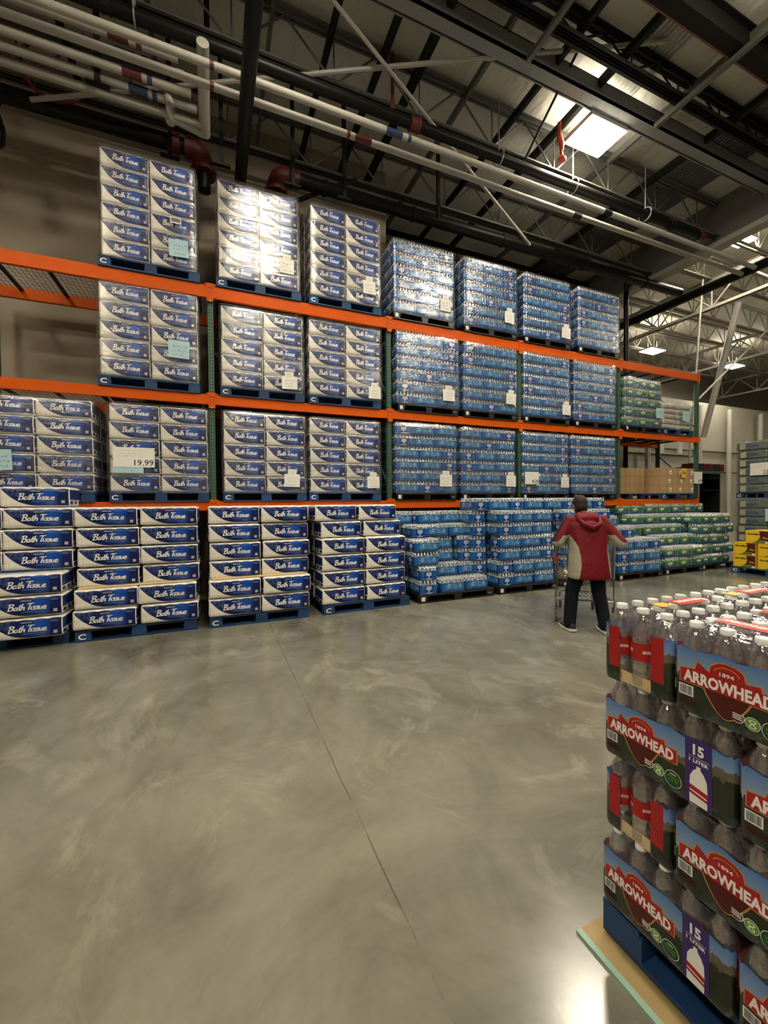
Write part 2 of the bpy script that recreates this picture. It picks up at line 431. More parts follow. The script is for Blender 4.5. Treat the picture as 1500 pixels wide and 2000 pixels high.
# purlins along Y
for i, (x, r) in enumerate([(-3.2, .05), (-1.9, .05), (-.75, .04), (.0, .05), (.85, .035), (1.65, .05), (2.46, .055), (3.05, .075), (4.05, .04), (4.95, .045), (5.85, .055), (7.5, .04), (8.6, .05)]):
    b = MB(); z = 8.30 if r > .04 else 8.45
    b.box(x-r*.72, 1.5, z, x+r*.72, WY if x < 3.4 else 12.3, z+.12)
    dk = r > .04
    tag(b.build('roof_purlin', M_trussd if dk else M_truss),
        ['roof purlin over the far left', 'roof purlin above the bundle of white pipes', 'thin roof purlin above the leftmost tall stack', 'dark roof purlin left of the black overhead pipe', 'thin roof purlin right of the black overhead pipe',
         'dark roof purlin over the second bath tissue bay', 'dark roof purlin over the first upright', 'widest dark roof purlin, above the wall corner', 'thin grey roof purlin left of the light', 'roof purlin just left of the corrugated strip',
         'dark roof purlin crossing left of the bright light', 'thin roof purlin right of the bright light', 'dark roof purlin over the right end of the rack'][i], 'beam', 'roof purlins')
# corrugated deck strips
def corr(x0, x1, y0, y1, z, m, label):
    b = MB(); n = int((x1-x0)/.075)
    for k in range(n):
        a = x0+k*(x1-x0)/n; d = (x1-x0)/n
        for p, q, s_, t_ in ((0, .2, 0, .035), (.2, .5, .035, .035), (.5, .7, .035, 0), (.7, 1, 0, 0)):
            b.quad((a+d*p, y0, z+s_), (a+d*q, y0, z+t_), (a+d*q, y1, z+t_), (a+d*p, y1, z+s_))
            b.quad((a+d*p, y0, z+s_+.004), (a+d*p, y1, z+s_+.004), (a+d*q, y1, z+t_+.004), (a+d*q, y0, z+t_+.004))
    tag(b.build('corrugated_roof_strip', m), label, 'roof sheet')
corr(6.15, 6.80, 3.0, 7.5, 8.63, mat('corrugated_bright_steel', (.50, .49, .44), .35, .5), 'bright corrugated metal roof strip beside the light')
corr(8.9, 10.2, 3.0, 12, 8.62, mat('corrugated_dull_steel', (.14, .15, .15), .4, .4), 'dull grey corrugated metal roof strip near the fascia')

# pipes
def pipe(name, label, pts, r, m, bands=(), n=14, cat='pipe', group=None, kindm=None):
    t = thing(name, label, cat, pts[0], 0, group)
    p0 = Vector(pts[0]); b = MB(); b.tube([Vector(p)-p0 for p in pts], r, n); b.build('tube', m, t, smooth=True)
    for q, w_, mm, nm, rr in bands:
        d = (Vector(pts[1])-p0).normalized(); c = d*q
        b = MB()
        if nm == 'coupling': b.tube([c-d*w_/2, c-d*w_*.3, c-d*w_*.3, c+d*w_*.3, c+d*w_*.3, c+d*w_/2], r*rr, n, radii=[r*rr, r*rr, r*(rr-.1), r*(rr-.1), r*rr, r*rr])
        else: b.tube([c-d*w_/2, c+d*w_/2], r*rr, n)
        b.build(nm, mm, t)
    return t
X0 = -9
pipe('sprinkler_main', 'thick black sprinkler main running across above the white pipes', [(X0, 5.80, 7.52), (10.15, 5.80, 7.52)], .080, M_blackpipe,
     [(X0*-1+2.98, .16, M_red, 'coupling', 1.28), (X0*-1+10.12, .14, M_red, 'end_cap', 1.2), (9+9.1, .12, M_trussd, 'coupling', 1.2), (9-1.1, .1, M_trussd, 'coupling', 1.15)])
for y, z, l in ((5.64, 7.12, 'front long white pipe running the whole width overhead'), (5.90, 7.10, 'rear long white pipe running the whole width overhead')):
    pipe('white_pipe', l, [(X0, y, z), (11.9, y, z)], .047, M_whitepipe,
         [(9+2.55 if y < 5.7 else 9+2.15, .26, M_bluemark if y < 5.7 else M_redmark, 'marker_band', 1.03), (9+2.80 if y < 5.7 else 9+1.92, .05, M_bluemark if y < 5.7 else M_redmark, 'marker_band', 1.03),
          (9+7.0 if y < 5.7 else 9+6.5, .2, M_trussd, 'marker_band', 1.03), (9.05, .05, M_redmark, 'marker_band', 1.03)], group='long white pipes')
for k, (y, z) in enumerate(((5.64+.28, 7.32), (6.06, 7.26), (6.20, 7.18), (6.34, 7.12), (6.48, 7.05))):
    pipe('white_pipe', ['uppermost', 'second', 'middle', 'fourth', 'lowest'][k]+' short white pipe in the bundle at upper left', [(X0, y, z), (-.35+k*.07, y, z)], .052, M_whitepipe,
         [(9-1.0+k*.05, .22, [M_redmark, M_redmark, M_redmark, M_bluemark, M_whitepipe][k], 'marker_band', 1.03), (9-.78+k*.04, .06, [M_redmark, M_redmark, M_bluemark, M_bluemark, M_whitepipe][k], 'marker_band', 1.03)], group='white pipe bundle')
# junction of white pipes: header with elbows
t = thing('pipe_header', 'white pipe header joining the pipe bundle to the two long pipes', 'pipe', (-.05, 6.0, 7.15))
b = MB(); b.tube([(0, -.35, .22), (0, -.1, .2), (0, .35, -.05), (0, .62, -.12)], .075, 12); b.build('header_tube', M_whitepipe, t, smooth=True)
b = MB(); b.tube([(-.5, .5, -.1), (-.2, .55, -.12), (-.02, .60, -.12)], .06, 12); b.tube([(-.45, .3, .0), (-.42, .28, -.2), (-.42, .28, -.38)], .055, 12); b.build('drop_elbow', M_whitepipe, t, smooth=True)
pipe('overhead_pipe', 'thick black pipe running from overhead straight to the back wall', [(.47, 2.0, 6.93), (.47, 7.45, 6.93)], .092, M_blackpipe, [(.9, .14, M_trussd, 'coupling', 1.1)])
pipe('wall_main', 'black sprinkler main along the back wall, left of the gap', [(X0, 7.40, 7.38), (-.35, 7.40, 7.38)], .115, M_blackpipe,
     [(9-.5, .14, M_red, 'coupling', 1.25)])
t = pipe('wall_main', 'black sprinkler main along the back wall, right of the gap', [(1.35, 7.40, 7.38), (12.0, 7.40, 7.38)], .115, M_blackpipe,
     [(.05, .14, M_red, 'coupling', 1.3)]+[(k, .05, M_trussd, 'hanger', 1.15) for k in (.6, 2.4, 4.6, 7.0, 9.2)])
for x, l, s_ in ((-.22, 'red pipe elbow left of the gap in the wall main', 1), (1.22, 'red pipe elbow right of the gap in the wall main', -1)):
    t = thing('pipe_elbow', l, 'pipe elbow', (x, 7.40, 7.38))
    b = MB(); b.tube([(-.13*s_, 0, 0), (.02*s_, 0, -.01), (.10*s_, 0, -.07), (.14*s_, 0, -.18), (.14*s_, 0, -.30)], .15, 14, radii=[.16, .155, .15, .15, .165]); b.build('elbow_body', M_red, t, smooth=True)
    b = MB(); b.tube([(.14*s_, 0, -.30), (.14*s_, 0, -.36)], .20, 14); b.build('flange', M_red, t)
    b = MB(); b.tube([(.14*s_, 0, -.36), (.14*s_, 0, -.62)], .10, 14); b.build('drop_tube', M_blackpipe, t, smooth=True)
pipe('branch_main', 'black pipe with a red joint under the far hall roof, upper right', [(12.55, 3.5, 7.42), (12.55, 12.5, 7.42)], .12, M_blackpipe, [(2.0, .2, M_orangered, 'coupling', 1.3), (5.5, .06, M_trussd, 'coupling', 1.2)])
pipe('drop_pipe', 'black vertical pipe rising behind the right end of the rack', [(10.55, 7.9, 0), (10.55, 7.9, 7.9)], .06, M_blackpipe)
for k, (x, y, l) in enumerate(((2.62, 5.83, 'red sprinkler riser above the thick black main'), )):
    pipe('sprinkler_riser', l, [(x, y, 7.62), (x, y, 8.5)], .028, M_red, [(.05, .06, M_red, 'coupling', 1.5), (.78, .08, M_red, 'coupling', 1.5)])
t = thing('orange_sprinkler', 'orange-red sprinkler fitting hanging left of the bright light', 'sprinkler', (5.66, 5.50, 7.62))
b = MB(); b.tube([(0, 0, .6), (0, 0, .35), (.05, 0, .25), (.05, 0, .05)], .05, 10, radii=[.035, .05, .045, .03]); b.build('body', M_orangered, t)
b = MB(); b.lathe([(.01, -.05), (.07, -.03), (.075, 0), (.02, .02)], .05, 0, 0, 10); b.build('deflector', M_orangered, t)
# hangers on the mains
for x in (-.8, 4.6, 6.3, 8.3):
    t = thing('pipe_hanger', {-.8: 'rod hanger on the thick black main, far left', 4.6: 'rod hanger on the thick black main left of the light', 6.3: 'rod hanger on the thick black main under the light', 8.3: 'rod hanger on the thick black main near its capped end'}[x], 'pipe hanger', (x, 5.80, 7.52), group='main pipe hangers')
    b = MB(); b.tube([(0, .0, .13), (0, 0, 1.0)], .012, 6); b.build('rod', M_galv, t)
    b = MB(); b.tube([(0, .13*math.sin(a*PI/8), .13*math.cos(a*PI/8)) for a in range(17)], .012, 5, caps=False); b.build('loop', M_galv, t)
# strut hangers (dark stubs with cross bars)
for k, (x, y, z0, z1, l) in enumerate([(-1.3, 6.3, 7.0, 8.3, 'dark strut crossing the white pipe bundle'), (-.55, 7.1, 6.95, 8.2, 'thick dark strut below the white pipe header'), (.18, 6.9, 6.9, 8.3, 'dark strut left of the black overhead pipe'), (1.28, 6.9, 6.9, 8.3, 'dark strut right of the black overhead pipe'), (2.2, 7.0, 7.0, 8.3, 'dark strut over the third tall bath tissue stack'), (4.1, 7.0, 7.1, 8.3, 'dark strut over the first bottled water stack')]):
    t = thing('hanging_strut', l, 'strut', (x, y, z0), group='dark hanging struts')
    b = MB(); b.bar((0, 0, 0), (0, 0, 8.72-z0), .06, .06); b.build('post', M_trussd, t)
    b = MB(); b.box(-.13, -.03, -.03, .13, .03, .0); b.build('foot', M_trussd, t)
def rod(name, label, a, c, r, m, cat='brace', group=None):
    b = MB(); b.tube([(0, 0, 0), Vector(c)-Vector(a)], r, 8); o = b.build(name, m, None, a, smooth=True); return tag(o, label, cat, group)
rod('brace_rod', 'pale diagonal brace rod crossing nearly level below the roof', (-2.275, 7.2, 7.251), (6.449, 4.2, 8.60), .032, M_whitepipe)
rod('brace_rod', 'pale brace rod slanting down to the right across the white pipes', (1.504, 5.2, 8.087), (6.362, 7.0, 7.155), .028, M_whitepipe)
rod('brace_rod', 'thin black brace rod left of the bright light', (5.10, 5.8, 7.55), (5.25, 4.62, 8.6), .020, M_trussd)
for x, l in ((4.38, 'grey strut channel crossing under the roof joists left of the light'), (7.2, 'grey strut channel crossing under the roof joists right of the light')):
    b = MB(); b.box(x-.035, 2.6, 8.10, x+.035, 4.86, 8.14); b.box(x-.035, 2.6, 8.14, x-.028, 4.86, 8.17); b.box(x+.028, 2.6, 8.14, x+.035, 4.86, 8.17)
    tag(b.build('strut_channel', M_truss), l, 'beam')
rod('brace_rod', 'black slanted rod behind the black overhead pipe', (.55, 7.7, 6.6), (2.4, 7.5, 7.7), .035, M_trussd)
rod('brace_rod', 'second black slanted rod behind the black overhead pipe', (1.3, 7.5, 7.0), (2.6, 7.5, 7.8), .035, M_trussd)
# top left black fixtures
t = thing('hanging_speaker', 'black pendant fixture hanging at the far left of the roof', 'fixture', (-2.62, 7.0, 6.62))
b = MB(); b.lathe([(.08, -.25), (.12, -.2), (.13, .0), (.09, .15), (.05, .3)], 0, 0, 0, 14); b.build('housing', M_blackpipe, t, smooth=True)
b = MB(); b.tube([(0, 0, .3), (-.1, 0, .55), (-.35, 0, .8), (-.4, 0, 1.3)], .10, 10); b.build('neck', M_blackpipe, t, smooth=True)
b = MB(); b.tube([(-2.0+.38*math.cos(a), 7.2, 7.75+.42*math.sin(a)) for a in [PI*.75+k*PI*1.35/12 for k in range(13)]], .025, 8)
tag(b.build('conduit_loop', M_redmark, smooth=True), 'dark red looping conduit at the far left of the roof', 'conduit')
# wires curtain
b = MB(); R1 = random.Random(3)
for k in range(110):
    x = 4.6+k*.06+R1.uniform(-.02, .02); b.tube([(x, 8.6+R1.uniform(-.1, .1), 6.1), (x+R1.uniform(-.02, .02), 8.6, 7.5+R1.uniform(-.3, .2))], .006, 4, caps=False)
tag(b.build('hanging_wires', M_wire), 'curtain of thin hanging wires behind the tall bottled water stacks', 'wires', kind='stuff')
b = MB(); b.tube([(3.9, 8.6, 7.55), (11.0, 8.6, 7.55)], .05, 8); b.tube([(3.9, 8.6, 6.1), (11.0, 8.6, 6.1)], .02, 8)
tag(b.build('wire_rail', M_trussd), 'dark rail the hanging wires are fixed to', 'rail')

# far hall
fl = ['nearest', 'second', 'third', 'fourth', 'fifth', 'sixth', 'rearmost']
for k in range(7):
    y = 5.2+k*1.6
    joist('hall_joist', f'{fl[k]} pale open-web joist under the far hall roof', 0, y, 11.4, 34, 9.65, 8.85-(.1*(k % 2)), M_trussw, step=.6, webr=.022)
for k, x in enumerate((15.2, 22.0, 29)):
    joist('hall_girder', ['nearest', 'middle', 'farthest'][k]+' deep girder crossing the far hall', 1, x, 4, 16.2, 8.9, 7.9, M_trussw, step=.8, chord=.10, webr=.03)
for k, (x, y, z0, x1, y1, z1, r, l) in enumerate([(17.0, 9.6, 4.0, 16.2, 8.1, 8.2, .10, 'pale leaning round column beyond the end of the rack'), (12.9, 8.9, 1.2, 12.9, 8.9, 4.25, .08, 'short white vertical pipe beside the end of the rack'),
                                         (14.2, 8.6, 0, 14.9, 8.4, 9.75, .03, 'thin pale brace left of the leaning column')]):
    rod('leaning_column' if k == 0 else 'wall_pipe' if k == 1 else 'brace_rod', l, (x, y, z0), (x1, y1, z1), r, M_whitepipe, 'column' if k == 0 else 'pipe')
for k, x in enumerate((20.6, 22.0, 23.6, 26.2, 29.2, 31.8)):
    b = MB()
    if k == 2: b.tube([(0, 0, 6.6), (0, 0, 3.6), (-.6, 0, 2.8), (-.9, 0, 1.6), (-.9, 0, 0)], .13, 10)
    else: b.tube([(0, 0, 0), (0, 0, 6.6)], .12, 10)
    tag(b.build('white_downpipe', M_whitepipe, None, (x, 13.5, 0), smooth=True), ['white vertical pipe left end on the far wall', 'second white vertical pipe on the far wall', 'white pipe with a bend at the bottom on the far wall', 'white vertical pipe right of the bent one on the far wall', 'white vertical pipe above the wrapped paper towel stack', 'white vertical pipe at the right edge, far wall'][k], 'pipe', 'far wall pipes')
b = MB(); b.box(13.0, 13.8, 0, 36, 14.0, 6.9); b.box(13, 13.7, 4.3, 36, 13.8, 4.38); b.box(13, 13.72, 3.2, 36, 13.8, 3.25)
struct(b.build('wall_hall', M_wallp))
b = MB(); b.box(11.7, 9.2, 2.55, 15.5, 9.5, 3.2, bev=.02); b.box(11.7, 9.1, 3.2, 15.5, 9.5, 3.24)
b.box(12.5, 9.3, 0, 12.6, 9.4, 2.55); b.box(15.0, 9.3, 0, 15.1, 9.4, 2.55)
tag(b.build('duct_panel', M_whitepipe), 'pale horizontal duct panel behind the right end of the rack', 'duct')
b = MB(); b.tube([(12.2, 7.9, 3.6), (18.5, 8.2, 7.9)], .03, 6)
tag(b.build('brace_rod', M_whitepipe), 'thin pale brace crossing in front of the far hall', 'brace')

# ------------------------------------------------------------------ pallet rack
BAY = 2.897; RX = [-.0165+i*BAY for i in range(-1, 5)]
ORD = ['first', 'second', 'third', 'fourth', 'fifth', 'sixth']
BZ = [(1.52, 1.655), (3.105, 3.245), (4.68, 4.855)]     # beam bottom, top
def post_mesh():
    b = MB(); w_ = .042
    b.box(-w_, 0, 0, w_, .003, 4.86); b.box(-w_, 0, 0, -w_+.003, .07, 4.86); b.box(w_-.003, 0, 0, w_, .07, 4.86)
    b.box(-w_-.02, -.02, 0, w_+.02, .1, .008)
    z = .1
    while z < 4.84:
        for q in (-.018, .018):
            b.poly([(q-.008, -.0008, z+.010), (q-.004, -.0008, z-.012), (q+.004, -.0008, z-.012), (q+.008, -.0008, z+.010), (q, -.0008, z+.015)], 1)
        z += .0508
    return b.mesh('post', [M_green, M_dark])
PM = post_mesh()
for i, x in enumerate(RX):
    t = thing('rack_upright', ['green rack upright outside the left edge', 'green rack upright between the first and second bath tissue stacks', 'green rack upright between bath tissue and bottled water', 'green rack upright in the middle of the bottled water', 'green rack upright at the right end of the bottled water', 'last green rack upright at the right end of the rack'][i], 'rack upright', (x, 6.66, 0))
    obj('post', PM, t); obj('post', PM, t, (0, 1.07, 0), (0, 0, PI))
    for z0, z1 in ((.3, 1.2), (1.9, 2.9), (3.5, 4.5)):
        b = MB(); b.bar((0, .05, z0), (0, 1.02, z1), .03, .03, 0); b.build('diagonal_brace', M_green, t)
        b = MB(); b.bar((0, .05, z0-.08), (0, 1.02, z0-.08), .03, .03, 0); b.build('horizontal_brace', M_green, t)
bayn = ['the bay at the left edge', 'the bath tissue bay', 'the first bottled water bay', 'the second bottled water bay', 'the rightmost bay']
lvn = ['lowest', 'middle', 'top']
for i in range(5):
    x0, x1 = RX[i]+.046, RX[i+1]-.046
    for l, (z0, z1) in enumerate(BZ):
        for fr, y in (('front', 6.625), ('rear', 7.67)):
            t = thing('rack_beam', f'orange {lvn[l]} {fr} beam of {bayn[i]}', 'rack beam', (x0, y, z0), group='orange rack beams')
            L = x1-x0; hh = z1-z0; s_ = 1 if fr == 'front' else -1
            b = MB(); ya, yb = (0, .055) if s_ > 0 else (0, .055)
            if s_ > 0: b.box(0, 0, 0, L, .055, hh-.04); b.box(0, 0, hh-.04, L, .018, hh)
            else: b.box(0, 0, 0, L, .055, hh-.04); b.box(0, .037, hh-.04, L, .055, hh)
            b.build('beam', M_orange, t)
            for e in (0, 1):
                b = MB(); xe = L if e else 0; d = 1 if e else -1
                xa, xb = sorted((xe, xe+d*.045)); yy = -.012 if s_ > 0 else .055
                b.box(xa, yy, -.055, xb, yy+.012, hh+.03)
                b.poly([(xe-d*.001, yy, hh), (xe-d*.055, yy, hh), (xe-d*.001, yy, hh+.03)] if d > 0 else [(xe+.001, yy, hh+.03), (xe+.055, yy, hh), (xe+.001, yy, hh)])
                b.box(xa+.012, yy-.001, hh-.045, xb-.006, yy, hh-.02, 1); b.box(xa+.016, yy-.001, hh-.11, xb-.016, yy, hh-.095, 1)
                b.box(xa if d < 0 else xb-.008, yy-.006, -.062, xa+.008 if d < 0 else xb, yy, -.05, 2)
                b.build('connector', [M_orange, mat('beam_slot', (.22, .03, .005), .6), M_white] if (i, l, fr, e) == (0, 0, 'front', 0) else [M_orange, bpy.data.materials['beam_slot'], M_white], t)
        # wire deck
        if i in (0, 4) or l == 2:
            t = thing('wire_deck', f'wire mesh deck on the {lvn[l]} level of {bayn[i]}', 'wire deck', (x0, 6.66, z1-.036), group='wire mesh decks')
            b = MB(); n = int(L/.06)
            for k in range(n+1): b.bar((k*L/n, 0, 0), (k*L/n, 1.04, 0), .005, .005)
            for k in range(11): b.bar((0, k*.104, .006), (L, k*.104, .006), .005, .005)
            b.build('mesh_panel', M_wire, t)
            for k in range(5):
                b = MB(); xx = L*(k+.5)/5; b.box(xx-.02, .0, -.034, xx+.02, 1.04, -.004); b.build('support_channel', M_trussd, t)

# ------------------------------------------------------------------ pallets
def pallet_proto(kind):
    W, D = (1.24, 1.04)
    t = thing('wooden_pallet' if kind == 'blue' else 'plastic_pallet', 'x', 'pallet', link=False)
    mb_ = M_palblue if kind == 'blue' else M_palblack
    b = MB()
    if kind == 'blue':
        for k in range(7): y = -D/2+k*D/7; b.box(-W/2, y+.006, .118, W/2, y+D/7-.012, .138)
        for q in (-1, 0, 1): b.box(q*(W/2-.07)-.07, -D/2, .098, q*(W/2-.07)+.07, D/2, .118)
    else:
        b.box(-W/2, -D/2, .105, W/2, D/2, .138, bev=.006)
    b.build('deck', mb_, t, link=False)
    bl = MB()
    if kind == 'blue': bl.box(-.075, -.05, 0, .075, .05, .08)
    else: bl.rings([[(-.05, -.05, 0), (.05, -.05, 0), (.05, .05, 0), (-.05, .05, 0)], [(-.07, -.05, .088), (.07, -.05, .088), (.07, .05, .088), (-.07, .05, .088)]])
    bm_ = bl.mesh('block', mb_)
    for qx in (-1, 0, 1):
        for qy in (-1, 0, 1):
            obj('block', bm_, t, (qx*(W/2-.075), qy*(D/2-.05), .018), link=False)
    b = MB()
    for q in (-1, 0, 1): b.box(-W/2, q*(D/2-.05)-.05, 0, W/2, q*(D/2-.05)+.05, .018); 
    for q in (-1, 1): b.box(q*(W/2-.05)-.05, -D/2+.1, 0.001, q*(W/2-.05)+.05, D/2-.1, .017)
    b.build('base_board', mb_, t, link=False)
    b = MB(); y = -D/2-.0015
    if kind == 'blue':
        pts = cr_spline([(.03, .022), (.0, .032), (-.03, .018), (-.035, -.005), (-.01, -.022), (.03, -.018)])
        vs, fs = ribbon(pts, .014); b.mesh2(vs, fs, lambda a, c: (-W/2+.075+a, y, .058+c))
        b.build('painted_mark', M_letter, t, link=False)
    else:
        b.box(-W/2+.04, y, .035, -W/2+.095, y+.001, .10); b.build('label', M_paper, t, link=False)
        b = MB(); b.box(W/2-.115, y, .05, W/2-.05, y+.001, .075); b.build('label', M_inkg, t, link=False)
    return t
def keep(t):
    KIDS[t.name_full] = [o for o in bpy.data.objects if o.parent == t]
    for k in KIDS[t.name_full]: KIDS[k.name_full] = [o for o in bpy.data.objects if o.parent == k]
    return t
P_blue, P_black = keep(pallet_proto('blue')), keep(pallet_proto('black'))
def pallet(kind, xc, yf, z, label, rz=0, w_=1.24, group=None):
    c, s_ = math.cos(rz), math.sin(rz)
    return dup(P_blue if kind == 'blue' else P_black, (xc-s_*.52, yf+c*.52, z), rz, label, 'pallet', group, scale=(w_/1.24, 1, 1))

# ------------------------------------------------------------------ bath tissue packs
PW, PD, PH = .64, .44, .238
def bath_film():
    M = Mat('printed_bath_tissue_film'); (x, y, z), _ = M.coord('Object'); (nx, ny, nz), _ = M.coord('Normal')
    u = (x+PW/2)/PW; v = z/PH
    sc = ((u*5*PI).sin().abs())
    top = v > (sc*.03+.885); bot = v < (.075-sc*.02)
    t = ((u-.030)/.56).sat(); g = ((1-t)**2.5)*.82+.065
    blue = (v > g)*(u > .03)*(1-top)*(1-bot)
    edge = ((v-g).abs() < .012)
    cx_, cz_ = u-.66, (v-.62)*.42
    gl = (1-((cx_*cx_+cz_*cz_)**.5)*3.6).sat()
    c2 = (1-(((u-.72)*(u-.72)+(v-.28)*(v-.28)*.14)**.5)*9).sat()
    bl = M.mix(gl, (.004, .012, .095), (.008, .090, .46))
    bl = M.mix((u > .83)*.75, bl, (.005, .010, .075))
    bl = M.mix(c2*.55, bl, (.12, .20, .48))
    bl = M.mix((u < .30)*(v > .5)*M.noise(30, 2).ramp(.4, .7)*.5, bl, (.12, .2, .35))
    cl = M.mix(M.noise(7, 4).ramp(.4, .75)*.5, (.93, .88, .76), (.66, .61, .50))
    seam = (((u*5*PI).cos_() if hasattr(u, 'cos_') else (u*5*PI+PI/2).sin()).abs() < .05)*(v < .5)*(1-blue)
    cl = M.mix(seam*.35, cl, (.2, .18, .15))
    txt = (M.noise(70, 2, .5, (1, 1, 4)).ramp(.6, .64))*(u < .2)*(v < .55)*(v > .12)
    cl = M.mix(txt*.5, cl, (.25, .24, .22))
    cl = M.mix(edge*.6, cl, (.25, .35, .55))
    front = M.mix(blue, cl, bl)
    # ends
    uy = y/PD+.5
    eb = (v > .34)*(v < .86)*((uy-.5).abs() < .46)
    sq = ((uy*3*PI).sin().abs() > .55)*(v < .30)*(v > .12)
    end = M.mix(eb, cl, (.010, .025, .13)); end = M.mix(sq, end, (.012, .018, .09))
    tp = M.mix((uy > .28)*(uy < .72)*(u > .04)*(u < .96), (.78, .75, .68), (.20, .27, .45))
    isx = nx.abs() > .7; isz = nz.abs() > .72
    c = M.mix(isx, front, end); c = M.mix(isz, c, tp)
    M.set(col=c, rough=.32, spec=.35, coat=.10, coatr=.2)
    h = M.noise(14, 4, .6, (1, 1, 2.2), dist=.8)
    M.bump(h, .5, .012); return M.m
M_bath = bath_film()
def soft_box(W, D, Hh, nx=20, ny=8, nz=8, bulge=.010, scal=5, scald=3, rnd_=.028, seed=0, crump=.004):
    """film-wrapped block of rolls: rounded edges, scalloped top and bottom"""
    R_ = random.Random(seed); bm = bmesh.new()
    vert = {}
    from mathutils import noise
    def P(i, j, k):
        key = (i, j, k)
        if key in vert: return vert[key]
        a, b_, c = i/nx*2-1, j/ny*2-1, k/nz*2-1
        x, y, z = a*W/2, b_*D/2, c*Hh/2
        r = rnd_
        cx_, cy2, cz_ = max(-W/2+r, min(W/2-r, x)), max(-D/2+r, min(D/2-r, y)), max(-Hh/2+r, min(Hh/2-r, z))
        d = Vector((x-cx_, y-cy2, z-cz_))
        if d.length > 1e-6: d = d.normalized()*r
        p = Vector((cx_, cy2, cz_))+d
        if j in (0, ny): p.y += (1 if j else -1)*bulge*(1-c**4)*(1-a**6)*(.6+.4*abs(math.sin((a+1)/2*PI*scal)))
        if i in (0, nx): p.x += (1 if i else -1)*bulge*.5*(1-c**4)*(1-b_**6)*(.5+.5*abs(math.sin((b_+1)/2*PI*scald)))
        if k in (0, nz): p.z += (-1 if k == 0 else 1)*.004*abs(math.sin((a+1)/2*PI*scal))*(1-b_**8)
        if crump: p += noise.noise_vector(Vector((x*11+seed*7, y*11, z*16)))*crump
        vert[key] = bm.verts.new((p.x, p.y, p.z+Hh/2)); return vert[key]
    for i in range(nx):
        for k in range(nz):
            bm.faces.new((P(i, 0, k), P(i+1, 0, k), P(i+1, 0, k+1), P(i, 0, k+1)))
            bm.faces.new((P(i, ny, k), P(i, ny, k+1), P(i+1, ny, k+1), P(i+1, ny, k)))
    for j in range(ny):
        for k in range(nz):
            bm.faces.new((P(0, j, k), P(0, j, k+1), P(0, j+1, k+1), P(0, j+1, k)))
            bm.faces.new((P(nx, j, k), P(nx, j+1, k), P(nx, j+1, k+1), P(nx, j, k+1)))
    for i in range(nx):
        for j in range(ny):
            bm.faces.new((P(i, j, 0), P(i, j+1, 0), P(i+1, j+1, 0), P(i+1, j, 0)))
            bm.faces.new((P(i, j, nz), P(i+1, j, nz), P(i+1, j+1, nz), P(i, j+1, nz)))
    me = bpy.data.meshes.new('film'); bm.to_mesh(me); bm.free()
    me.polygons.foreach_set('use_smooth', [True]*len(me.polygons)); return me
def bath_proto(seed):
    t = thing('bath_tissue_pack', 'x', 'bath tissue pack', link=False)
    me = soft_box(PW, PD, PH-.004, seed=seed); me.materials.append(M_bath)
    obj('wrapped_rolls', me, t, link=False)
    y = -PD/2-.0165
    b = MB(); vf = fit(script2d('Bath Tissue', .16), -.150, .082, .185, .163)
    b.mesh2(*vf, lambda a, c: (a, y, c)); b.build('lettering', M_letter, t, link=False)
    b = MB(); b.box(-.045, y+.001, .176, .065, y+.002, .197)
    vf = fit(text2d('KIRKLAND', .02, .0003), -.036, .181, .056, .192); b.mesh2(*vf, lambda a, c: (a, y-.0005, c), 1)
    b.build('brand_label', [M_dark, M_letter], t, link=False)
    b = MB(); b.box(.242, y+.003, .045, .276, y+.004, .078); b.box(.250, y+.0022, .053, .268, y+.0028, .070, 1)
    b.build('print_seal', [mat('seal_grey', (.45, .46, .48), .4) if seed == 1 else bpy.data.materials['seal_grey'], bpy.data.materials['seal_grey']], t, link=False)
    b = MB(); b.box(-.03, y+.003, .062, .10, y+.004, .067); b.box(.215, y+.003, .185, .285, y+.004, .190); b.box(.22, y+.003, .176, .28, y+.004, .180)
    b.build('small_print', mat('print_blue', (.12, .25, .55), .4) if seed == 1 else bpy.data.materials['print_blue'], t, link=False)
    return keep(t)
BATH = [bath_proto(k) for k in (1, 2, 3, 4)]
lay = ['bottom', 'second', 'third', 'fourth', 'fifth', 'sixth', 'seventh', 'eighth']
def bath(x, y, z, label, group, rz=0, sx=1, sz=1):
    """x centre, y front face"""
    c, s_ = math.cos(rz), math.sin(rz); d = PD/2
    return dup(random.choice(BATH), (x-s_*d, y+c*d, z), rz+jit(.006), label, 'bath tissue pack', group, scale=(sx, 1, sz))

M_wrap = clear_film('stretch_film', .42, .14, True, haze=.05, hazecol=(.75, .73, .68))
def wrap(x0, x1, y0, y1, z0, z1, label, seed=0, m=M_wrap):
    from mathutils import noise
    W, D, Hh = x1-x0, y1-y0, z1-z0
    me = soft_box(W, D, Hh, nx=16, ny=12, nz=14, bulge=.0, scal=1, rnd_=.05, seed=seed, crump=.006)
    bm = bmesh.new(); bm.from_mesh(me)
    bmesh.ops.delete(bm, geom=[f for f in bm.faces if f.normal.z < -.8], context='FACES'); bm.to_mesh(me); bm.free()
    me.materials.append(m)
    return tag(obj('stretch_wrap', me, None, ((x0+x1)/2, (y0+y1)/2, z0)), label, 'stretch wrap', 'clear stretch wraps')

